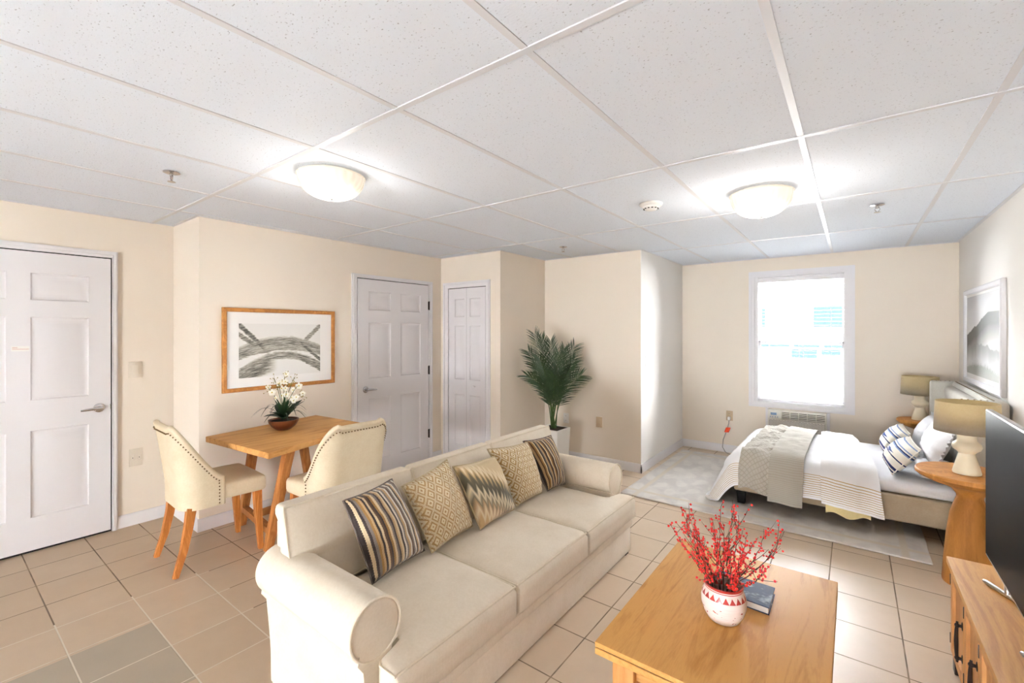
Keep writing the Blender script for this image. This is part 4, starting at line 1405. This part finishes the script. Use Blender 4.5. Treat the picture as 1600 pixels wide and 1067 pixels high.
stems = [(-.115, .0, .235), (-.04, .0, .27), (.0, .02, .335), (.04, -.01, .285), (.10, .01, .25), (.14, .0, .20), (-.085, .02, .31), (.07, .03, .315)]
for k, (rt, fw, h) in enumerate(stems):
    tip = base + Vector((rt * cr - fw * sr, rt * sr + fw * cr, h)); mid = base + Vector((rt * cr * .3, rt * sr * .3, h * .65))
    pts = [base * (1 - f) ** 2 + mid * 2 * f * (1 - f) + tip * f * f for f in [i / 10 for i in range(11)]]
    bm = bm_new(); tube(bm, pts, .0022, 5); st = obj('flower_stem', bm, 'palm_stem', O_)
    bm = bm_new(); by = bm_new(); bb = bm_new()
    if k < 6:
        for f in (6, 8, 10):
            c_ = pts[f] + Vector((rnd.uniform(-.016, .016), rnd.uniform(-.016, .016), rnd.uniform(-.006, .01)))
            flower(bm, by, c_, rnd.uniform(.021, .028), (cr * rnd.uniform(-.8, .8) + sr * .8, -cr * .9 + rnd.uniform(-.4, .4), .15))
        obj('petals', bm, 'petal', st, 80); obj('flower_centre', by, 'yellow', st, 80)
    else: bm.free(); by.free()
    for f in range(9):
        p = pts[10] + Vector((rnd.uniform(-.035, .035), rnd.uniform(-.03, .03), rnd.uniform(-.05, .03)))
        ball(bb, p, .0042, 6); tube(bb, [p, pts[9]], .0008, 3)
    obj('bud_spray', bb, 'bud', st, 80)

# ------------------------------------------------------------------ potted palm
PX, PY = -2.58, 4.14
P_ = thing('potted_palm', 'tall green palm in a white planter behind the sofa corner', 'plant', (PX, PY, 0))
bm = bm_new()
w0, w1, hh = .115, .135, .46
hexa(bm, [(PX - w0, PY - w0, 0), (PX + w0, PY - w0, 0), (PX + w0, PY + w0, 0), (PX - w0, PY + w0, 0), (PX - w1, PY - w1, hh), (PX + w1, PY - w1, hh), (PX + w1, PY + w1, hh), (PX - w1, PY + w1, hh)], .006)
for f in list(bm.faces):
    if f.calc_center_median().z > hh - .001 and abs(f.normal.z) > .9 and f.calc_area() > .02:
        rr_ = bmesh.ops.inset_region(bm, faces=[f], thickness=.012); q_ = bmesh.ops.extrude_face_region(bm, geom=[f])
        vv_ = [v for v in q_['geom'] if isinstance(v, bmesh.types.BMVert)]; bmesh.ops.translate(bm, verts=vv_, vec=(0, 0, -.03))
        bmesh.ops.delete(bm, geom=[f], context='FACES_ONLY'); break
obj('planter', bm, 'white_plastic', P_)
obj('soil', B(PX - w1 + .018, PX + w1 - .018, PY - w1 + .018, PY + w1 - .018, hh - .03, hh - .006), 'soil', P_)
rnd = random.Random(3)
fr_tips = [(-.20, .0, 1.46, .02), (-.12, .06, 1.42, .0), (.22, -.03, 1.33, .03), (.12, .05, 1.30, .02), (-.28, -.03, 1.02, .12), (.30, .02, 1.02, .12), (-.15, -.10, 1.20, .04), (.05, -.10, 1.25, .03),
           (-.02, .10, 1.38, .02), (.16, -.12, 1.10, .08), (-.20, .10, 1.12, .06), (.0, -.15, 1.02, .08), (.24, .10, 1.18, .05), (-.26, .04, 1.27, .05)]
for k, (rt, fw, zt, arch) in enumerate(fr_tips):
    tip = Vector((PX + rt * cr - fw * sr, PY + rt * sr + fw * cr, zt)); b0 = Vector((PX + rnd.uniform(-.03, .03), PY + rnd.uniform(-.03, .03), hh - .02))
    mid = b0 * .5 + tip * .5 + Vector((-(tip.x - PX) * .32, -(tip.y - PY) * .32, .06 + arch))
    N = 26; pts = [b0 * (1 - f) ** 2 + mid * 2 * f * (1 - f) + tip * f * f for f in [i / N for i in range(N + 1)]]
    bm = bm_new(); tube(bm, pts, [.006 - .0045 * i / N for i in range(N + 1)], 5); fr_ = obj('frond_stem', bm, 'palm_stem', P_)
    bm = bm_new(); roll = rnd.uniform(-60, 60); FW = Vector((-sr, cr, 0)); i0 = 8
    for i in range(i0, N + 1):
        f = (i - i0) / (N - i0); L = .150 * (.55 + .75 * math.sin(PI * min(1, .15 + f * .72)))
        for half in (0, .5):
            if i + half > N: continue
            p = pts[i] if half == 0 else (pts[i] + pts[min(i + 1, N)]) / 2
            ax = (pts[min(i + 1, N)] - pts[i - 1]).normalized(); s = ax.cross(FW).normalized()
            s = (Matrix.Rotation(R(roll), 3, ax) @ s).normalized()
            for sd in (-1, 1):
                d = (ax * (.72 + .75 * f * f) + s * sd * .80 + Vector((rnd.uniform(-.08, .08), rnd.uniform(-.08, .08), rnd.uniform(-.10, .10)))).normalized()
                q_ = [p + d * L * g_ + Vector((0, 0, -.16 * L * g_ * g_)) for g_ in (0, .3, .65, 1)]
                blade(bm, q_, [.0014, .0038, .0032, .0004], .3, FW)
    bmesh.ops.recalc_face_normals(bm, faces=bm.faces)
    obj('leaflets', bm, 'palm', fr_, 80)


# ------------------------------------------------------------------ bed
BY0, BY1, BX0, BX1 = 4.275, 5.63, -.83, .70
Bd = thing('bed', 'low taupe upholstered bed with a winged tufted headboard', 'bed', (0, 4.95, 0))
bm = bm_new(); soft_box(bm, ((BX0 + BX1) / 2, (BY0 + BY1) / 2, .219), (BX1 - BX0, BY1 - BY0, .19), .016, (20, 16, 2)); obj('side_rail', bm, 'bed_fabric', Bd)
for x, y in ((-.775, 4.315), (-.775, 5.59), (.60, 4.315), (.60, 5.59)):
    obj('leg', hexa(bm_new(), [(x - .028, y - .028, .0165), (x + .028, y - .028, .0165), (x + .028, y + .028, .0165), (x - .028, y + .028, .0165), (x - .033, y - .033, .128), (x + .033, y - .033, .128), (x + .033, y + .033, .128), (x - .033, y + .033, .128)], .003), 'black', Bd)
HZ = 1.045
bm = bm_new(); soft_box(bm, (.752, 4.94, .535), (.085, 1.50, 1.02), .025, (3, 16, 12)); hb = obj('headboard', bm, 'head_fabric', Bd)
for nm, y in (('wing', 4.215), ('wing', 5.664)):
    bm = bm_new(); soft_box(bm, (.675, y, .53), (.23, .055, 1.03), .022, (5, 3, 12)); obj(nm, bm, 'head_fabric', Bd)
bm = bm_new()      # tufted inner pad with shallow buttons


def tuft(p, h):
    p = Vector(p)
    if p.x < 0:
        gy_ = ((p.y + h[1]) / .2) % 1 - .5; gz_ = ((p.z + h[2]) / .17) % 1 - .5
        p.x += .016 * math.exp(-(gy_ * gy_ + gz_ * gz_) * 14) - .012
    return p


soft_box(bm, (.69, 4.925, .73), (.06, 1.32, .56), .025, (3, 44, 26), tuft); obj('tufted_pad', bm, 'head_fabric', hb, 70)
bm = bm_new()
for k in range(34): ball(bm, (.728, 4.24 + k * .0415, HZ + .001), .0065, 6, (.006, .006, .003))
for y in (4.215, 5.664):
    for k in range(5): ball(bm, (.575 + k * .03, y, HZ + .001), .0065, 6, (.006, .006, .003))
obj('nailhead_trim', bm, 'nail', hb)

MZ = .408
bm = bm_new()
soft_box(bm, ((BX0 + .625) / 2 + .01, (BY0 + BY1) / 2, (.318 + MZ) / 2), (.625 - BX0 - .03, BY1 - BY0 - .02, MZ - .318), .04, (30, 26, 3),
         lambda p, h: Vector((p.x, p.y + .003 * nz(p.x * 9, p.z * 6, 2), p.z + (.005 * nz(p.x * 5, p.y * 5) if p.z > 0 else 0))))
single('mattress', bm, 'sheet', (-.09, 4.95, .318), 'mattress in a white fitted sheet on the taupe bed base', 'mattress', angle=60)


def drape_pt(x, y, off, flare_n=.10, flare_f=.42, zt=.438, r=.13, xf=-.77, yn=4.345, yfar=5.56):
    """Cloth laid flat at height zt hanging over the foot (x < xf) and both long sides of the bed."""
    dp = max(0, xf - x); dn = max(0, yn - y); df = max(0, y - yfar)
    dq = dn if dn > 0 else df; sg = -1 if dn > 0 else 1
    d = math.hypot(dp, dq)
    if d < 1e-6: return Vector((x, y, zt + off))
    ux, uy = dp / d, dq / d
    fl = flare_f * ux * ux + flare_n * uy * uy; R_ = r + off
    a = d / r
    if a < PI / 2: h = R_ * math.sin(a); v = R_ * (1 - math.cos(a))
    else:
        e = d - r * PI / 2; h = R_ + e * fl; v = R_ + e * math.sqrt(1 - fl * fl)
    return Vector((max(x, xf) - ux * h, min(max(y, yn), yfar) + sg * uy * h, zt + off - v))


def cloth(bm, xa, xb, ya, yb, off, nx, ny, wr=.012, zmin=.03, seed=0, thick=.012, extra=0, **kw):
    """xa/xb may be functions of t (0 near hem .. 1 far hem). uv = (m along the bed, m from the near hem)."""
    lay = bm.loops.layers.uv.verify(); V = {}; UV = {}
    fa = xa if callable(xa) else (lambda t_: xa); fb = xb if callable(xb) else (lambda t_: xb)
    fya = ya if callable(ya) else (lambda s_: ya)
    P = {}
    for i in range(nx + 1):
        for j in range(ny + 1):
            tj = j / ny; s_ = i / nx
            x = fa(tj) + (fb(tj) - fa(tj)) * s_; y = fya(s_) + (yb - fya(s_)) * tj
            p = drape_pt(x, y, off, **kw)
            side = max(0, min(1, (4.345 - y) / .16)); foot = max(0, min(1, (-.77 - x) / .18))
            p.z += .022 * (1 - max(side, foot)) * max(0, 1 - ((y - 4.94) / .62) ** 4) * max(0, min(1, (x + .75) / .2))
            w = nz(x * 4.5 + seed, y * 3, seed) + .5 * nz(x * 11, y * 9 + seed, 2)
            p.z += wr * w * (1 - max(side, foot) * .8)
            p.y -= side * wr * 1.6 * (nz(x * 9 + seed, y * 1.2, 7) + .25 + .4 * nz(x * 24, y * 2, 3) )
            p.x -= foot * wr * 1.6 * (nz(y * 8 + seed, x * 1.2, 9) + .2)
            if extra:
                e_ = extra * max(-.05, .5 + nz(x * 9 + 31, y * 7) + .6 * nz(x * 21, y * 17, 8)); p.z += e_ * (1 - side); p.y -= e_ * side
            if p.z < zmin: p.z = zmin + (p.z - zmin) * .02
            P[i, j] = p; UV[i, j] = (x, y - fya(s_))
    def nrm(i, j):
        a = P[min(i + 1, nx), j] - P[max(i - 1, 0), j]; b = P[i, min(j + 1, ny)] - P[i, max(j - 1, 0)]
        n_ = a.cross(b); n_ = n_.normalized() if n_.length > 1e-9 else Vector((0, 0, 1))
        return n_
    sgn = 1 if nrm(nx // 2, ny // 2).z > 0 else -1
    for i in range(nx + 1):
        for j in range(ny + 1):
            V[0, i, j] = bm.verts.new(P[i, j])
            edge = min(i, nx - i, j, ny - j)
            V[1, i, j] = bm.verts.new(P[i, j] - nrm(i, j) * sgn * thick * (.5 if edge == 0 else 1))
    def quad(k, flip=False):
        q = k[::-1] if flip else k
        f = bm.faces.new([V[t_] for t_ in q])
        for lp, t_ in zip(f.loops, q): lp[lay].uv = UV[t_[1:]]
    for i in range(nx):
        for j in range(ny):
            for s in (0, 1): quad([(s, i, j), (s, i + 1, j), (s, i + 1, j + 1), (s, i, j + 1)], s == 1)
    for i in range(nx):
        for j in (0, ny): quad([(0, i, j), (0, i + 1, j), (1, i + 1, j), (1, i, j)])
    for j in range(ny):
        for i in (0, nx): quad([(0, i, j), (0, i, j + 1), (1, i, j + 1), (1, i, j)])
    return bm


D = thing('duvet', 'white duvet with gold striped hem spread over the bed', 'duvet', (-.3, 4.9, .43))
headx = lambda t_: .165 - .20 * t_
bm = cloth(bm_new(), lambda t_: -.77 - .55, headx, 4.345 - .315, 5.645, .010, 90, 80, wr=.010, seed=2)
obj('duvet_cover', bm, 'duvet', D, 80)
# folded back section beside the throw: a plumper second layer
bm = cloth(bm_new(), lambda t_: -.195 - .07 * t_, lambda t_: headx(t_) + .012 - .0 * t_, lambda s_: 4.345 - .325 - .03 * s_, 5.63, .040, 40, 70, wr=.010, seed=2, thick=.018, extra=.006)
obj('folded_section', bm, 'duvet', D, 80)
bm = cloth(bm_new(), -.17, .10, lambda s_: 4.345 - .392 + .015 * math.sin(s_ * 9), 4.20, .026, 24, 12, wr=.010, seed=2, thick=.008)
l_ = obj('lining', bm, 'cream_lining', D, 80); l_['label'] = 'cream lining showing under the folded hem'

Tw = thing('throw_blanket', 'greige quilted throw draped across the middle of the white duvet', 'blanket', (-.53, 4.9, .5))
bm = cloth(bm_new(), lambda t_: -.775 + .02 * t_, lambda t_: -.535 + .03 * t_, lambda s_: 4.345 - .33 + .02 * math.sin(s_ * 5), 5.63, .030, 36, 90, wr=.010, seed=2, thick=.008, flare_n=.16, extra=.024)
obj('quilted_half', bm, 'throw', Tw, 80)
bm = cloth(bm_new(), lambda t_: -.555 + .03 * t_, lambda t_: -.318 + .03 * t_, lambda s_: 4.345 - .385, 5.63, .052, 30, 90, wr=.010, seed=2, thick=.008, flare_n=.16, extra=.005)
obj('ribbed_half', bm, 'throw_rib', Tw, 80)

# pillows on the bed
throw_pillow('white ruffled pillow leaning on the headboard, nearer the tall lamp and television', (.445, 4.225, .545), (.45, 4.98, .57), (.535, 4.225, .80), (.555, 4.96, .80), 'sheet', .11, (-1, 0, .4), 'white bed pillows', 3, 'bed_pillow', pinch=.03, ruffle=.02)
throw_pillow('white ruffled pillow leaning on the headboard, on the window side', (.455, 5.06, .462), (.445, 5.54, .462), (.57, 5.07, .755), (.565, 5.54, .745), 'sheet', .12, (-1, 0, .4), 'white bed pillows', 6, 'bed_pillow', pinch=.03, ruffle=.03)
throw_pillow('plain white pillow lying flat on the mattress under the nearer ruffled pillow', (.39, 4.34, .456), (.39, 4.92, .456), (.615, 4.34, .456), (.615, 4.92, .456), 'sheet', .085, (0, 0, 1), 'white bed pillows', 9, 'bed_pillow', pinch=.04)
throw_pillow('blue striped cushion on the bed, the nearer one lying in front', (.225, 4.325, .445), (.195, 4.85, .445), (.385, 4.36, .645), (.365, 4.86, .645), 'blue_stripe', .125, (-1, 0, .8), 'blue striped cushions on the bed', 4, 'cushion', 'cushion', pinch=.05)
throw_pillow('blue striped cushion on the bed, the farther one toward the window', (.215, 4.95, .445), (.20, 5.47, .445), (.375, 4.98, .645), (.36, 5.48, .645), 'blue_stripe', .125, (-1, 0, .8), 'blue striped cushions on the bed', 7, 'cushion', 'cushion', pinch=.05)


# ------------------------------------------------------------------ pedestal tables and lamps
def pedestal(x, y, r, h, label):
    o = thing('side_table', label, 'side table', (x, y, 0), 0, 'round pedestal side tables')
    k = r / .26
    bm = bm_new(); lathe(bm, [(0, h - .085), (.05 * k, h - .085), (.12 * k, h - .08), (.20 * k, h - .055), (.245 * k, h - .035), (r, h - .022), (r, h - .006), (r - .006, h), (0, h)], x, y, 0, 64)
    obj('tabletop', bm, 'pedestal', o)
    bm = bm_new(); lathe(bm, [(0, 0), (.128 * k, 0), (.13 * k, .01), (.122 * k, .14), (.108 * k, .30), (.092 * k, .42), (.07 * k, .49), (.062 * k, .515), (.064 * k, .53), (.085 * k, .56), (.125 * k, h - .078), (0, h - .078)], x, y, 0, 48)
    obj('pedestal', bm, 'pedestal', o)


def lamp(x, y, z, label, s=1):
    o = thing('table_lamp', label, 'lamp', (x, y, z + .001), 0, 'bedside table lamps'); z += .001
    pr = [(0, 0), (.062, 0), (.063, .008), (.056, .04), (.046, .08), (.039, .108), (.037, .12), (.044, .130), (.060, .142), (.066, .158), (.063, .174), (.050, .186), (.043, .195), (.042, .215), (.050, .24), (.054, .262), (0, .265)]
    bm = bm_new(); lathe(bm, [(r * s, h * s) for r, h in pr], x, y, z, 40); obj('lamp_base', bm, 'ceramic', o)
    bm = bm_new(); lathe(bm, [(.010, .26 * s), (.010, .30 * s)], x, y, z, 12); obj('lamp_neck', bm, 'chrome', o)
    bm = bm_new(); b_, t_ = .245 * s, .42 * s
    lathe(bm, [(.146 * s, b_), (.139 * s, t_), (.136 * s, t_), (.143 * s, b_), (.146 * s, b_)], x, y, z, 56); obj('lamp_shade', bm, 'shade', o)
    bm = bm_new(); lathe(bm, [(0, .386 * s), (.137 * s, .386 * s), (.137 * s, .389 * s), (0, .389 * s)], x, y, z, 40); obj('shade_diffuser', bm, 'ceramic', o)
    bm = bm_new(); ball(bm, (x, y, z + .33 * s), .028, 10); obj('light_bulb', bm, 'ceramic', o)


pedestal(.548, 3.76, .245, .66, 'round oak pedestal side table near the television, beside the bed')
lamp(.532, 3.74, .66, 'cream table lamp with tan drum shade on the side table near the television')
pedestal(.515, 5.875, .178, .64, 'round oak pedestal side table in the corner on the window side of the bed')
lamp(.512, 5.87, .64, 'cream table lamp with tan drum shade in the corner beyond the bed')

# ------------------------------------------------------------------ television and its stand
SX0, SX1, SY0, SY1, SZ = .345, .795, .62, 2.785, .49
T = thing('tv_stand', 'honey oak television stand with dark iron pulls along the right wall', 'tv stand', (.57, 1.7, 0))
obj('top', B(SX0 - .014, SX1, SY0, SY1 + .012, SZ - .028, SZ, .004), 'oak', T)
obj('cabinet', B(SX0 + .013, SX1 - .005, SY0 + .01, SY1, .065, SZ - .0285, .002), 'oak', T)
for x in (SX0 + .03, SX1 - .035):
    for y in (SY0 + .04, SY1 - .03): obj('leg', B(x - .024, x + .024, y - .024, y + .024, 0, .065, .003), 'iron', T)
dz0, dz1 = .085, SZ - .036
edges = [2.775, 2.472, 2.205, 1.94, 1.67, 1.40, 1.13, .86, .64]
for a, b in zip(edges, edges[1:]):
    y0, y1 = b + .004, a - .004
    bm = bm_new(); rings = []
    for ins, dep in ((0, -.013), (0, .0), (.003, .002), (.042, .002), (.044, -.009), (.05, -.009)):
        rings.append([bm.verts.new((SX0 - dep, y, z)) for y, z in ((y0 + ins, dz0 + ins), (y1 - ins, dz0 + ins), (y1 - ins, dz1 - ins), (y0 + ins, dz1 - ins))])
    for p, q_ in zip(rings, rings[1:]):
        for i in range(4): bm.faces.new((p[i], p[(i + 1) % 4], q_[(i + 1) % 4], q_[i]))
    bm.faces.new(rings[-1]); bm.faces.new(rings[0][::-1])
    d = obj('door', bm, 'oak_z', T, 25)
    hy = y0 + .022; hx = SX0 - .001
    bm = bm_new()
    for zz in (.20, .33):
        lathe_z = [(hx, hy, zz), (hx - .016, hy, zz)]
        tube(bm, lathe_z, [.0065, .005], 10); ball(bm, (hx - .016, hy, zz), .009, 8); ball(bm, (hx - .001, hy, zz), .01, 8, (.004, .012, .018))
    tube(bm, [(hx - .016, hy, .185), (hx - .018, hy, .22), (hx - .019, hy, .265), (hx - .018, hy, .31), (hx - .016, hy, .345)], [.004, .006, .0072, .006, .004], 10)
    obj('handle', bm, 'iron', d)
    bm = bm_new()
    for zz in (.14, .40): box(bm, SX0 - .0045, SX0 + .002, y1 - .004, y1 + .004, zz - .022, zz + .022, .001)
    obj('hinge', bm, 'iron', d)

TX, TY0, TY1, TZ0, TZ1 = .452, 1.72, 2.772, .540, 1.166
T = thing('television', 'flat black television standing on the oak stand at the right', 'television', (TX + .01, 2.25, SZ))
obj('bezel', B(TX, TX + .022, TY0, TY1, TZ0, TZ1, .003), 'silver', T)
obj('screen', B(TX - .0015, TX + .004, TY0 + .007, TY1 - .007, TZ0 + .012, TZ1 - .007), 'screen', T)
obj('back_housing', B(TX + .020, TX + .055, TY0 + .12, TY1 - .12, TZ0 + .02, TZ1 - .16, .012), 'black', T)
for y in (2.50, 1.99):
    bm = bm_new()
    tube(bm, [(TX - .036, y + .085, SZ + .0095), (TX - .03, y + .073, SZ + .010), (TX + .03, y - .045, SZ + .010), (TX + .10, y - .07, SZ + .0095)], [.005, .009, .009, .006], 12)
    tube(bm, [(TX + .012, y - .012, SZ + .010), (TX + .012, y - .005, SZ + .056)], [.009, .009], 10)
    obj('foot', bm, 'silver', T)

# ------------------------------------------------------------------ light, camera
bpy.context.view_layer.update()
for o in LOCALS:
    if '_local' in o: del o['_local']
w = bpy.data.worlds.new('sky'); bpy.context.scene.world = w; w.use_nodes = True
bg = w.node_tree.nodes['Background']; bg.inputs[0].default_value = (.93, .96, 1.0, 1); bg.inputs[1].default_value = 54.0

cam = bpy.data.cameras.new('camera'); co = bpy.data.objects.new('camera', cam); C.objects.link(co)
co.location = (0, 0, 1.50); co.rotation_euler = (R(90), 0, R(37.17))
cam.sensor_fit = 'HORIZONTAL'; cam.sensor_width = 36; cam.lens = 36 * 704.09 / 1600
cam.shift_y = -(533.5 - 517.2) / 1600; cam.clip_start = .02
sc = bpy.context.scene; sc.camera = co
sc.view_settings.view_transform = 'Standard'; sc.view_settings.look = 'None'; sc.view_settings.gamma = 1
sc.view_settings.use_curve_mapping = False; sc.view_settings.exposure = 0.85
sc.cycles.use_denoising = True
sc.cycles.max_bounces = 10; sc.cycles.diffuse_bounces = 6; sc.cycles.transparent_max_bounces = 16
sc.cycles.sample_clamp_indirect = 8
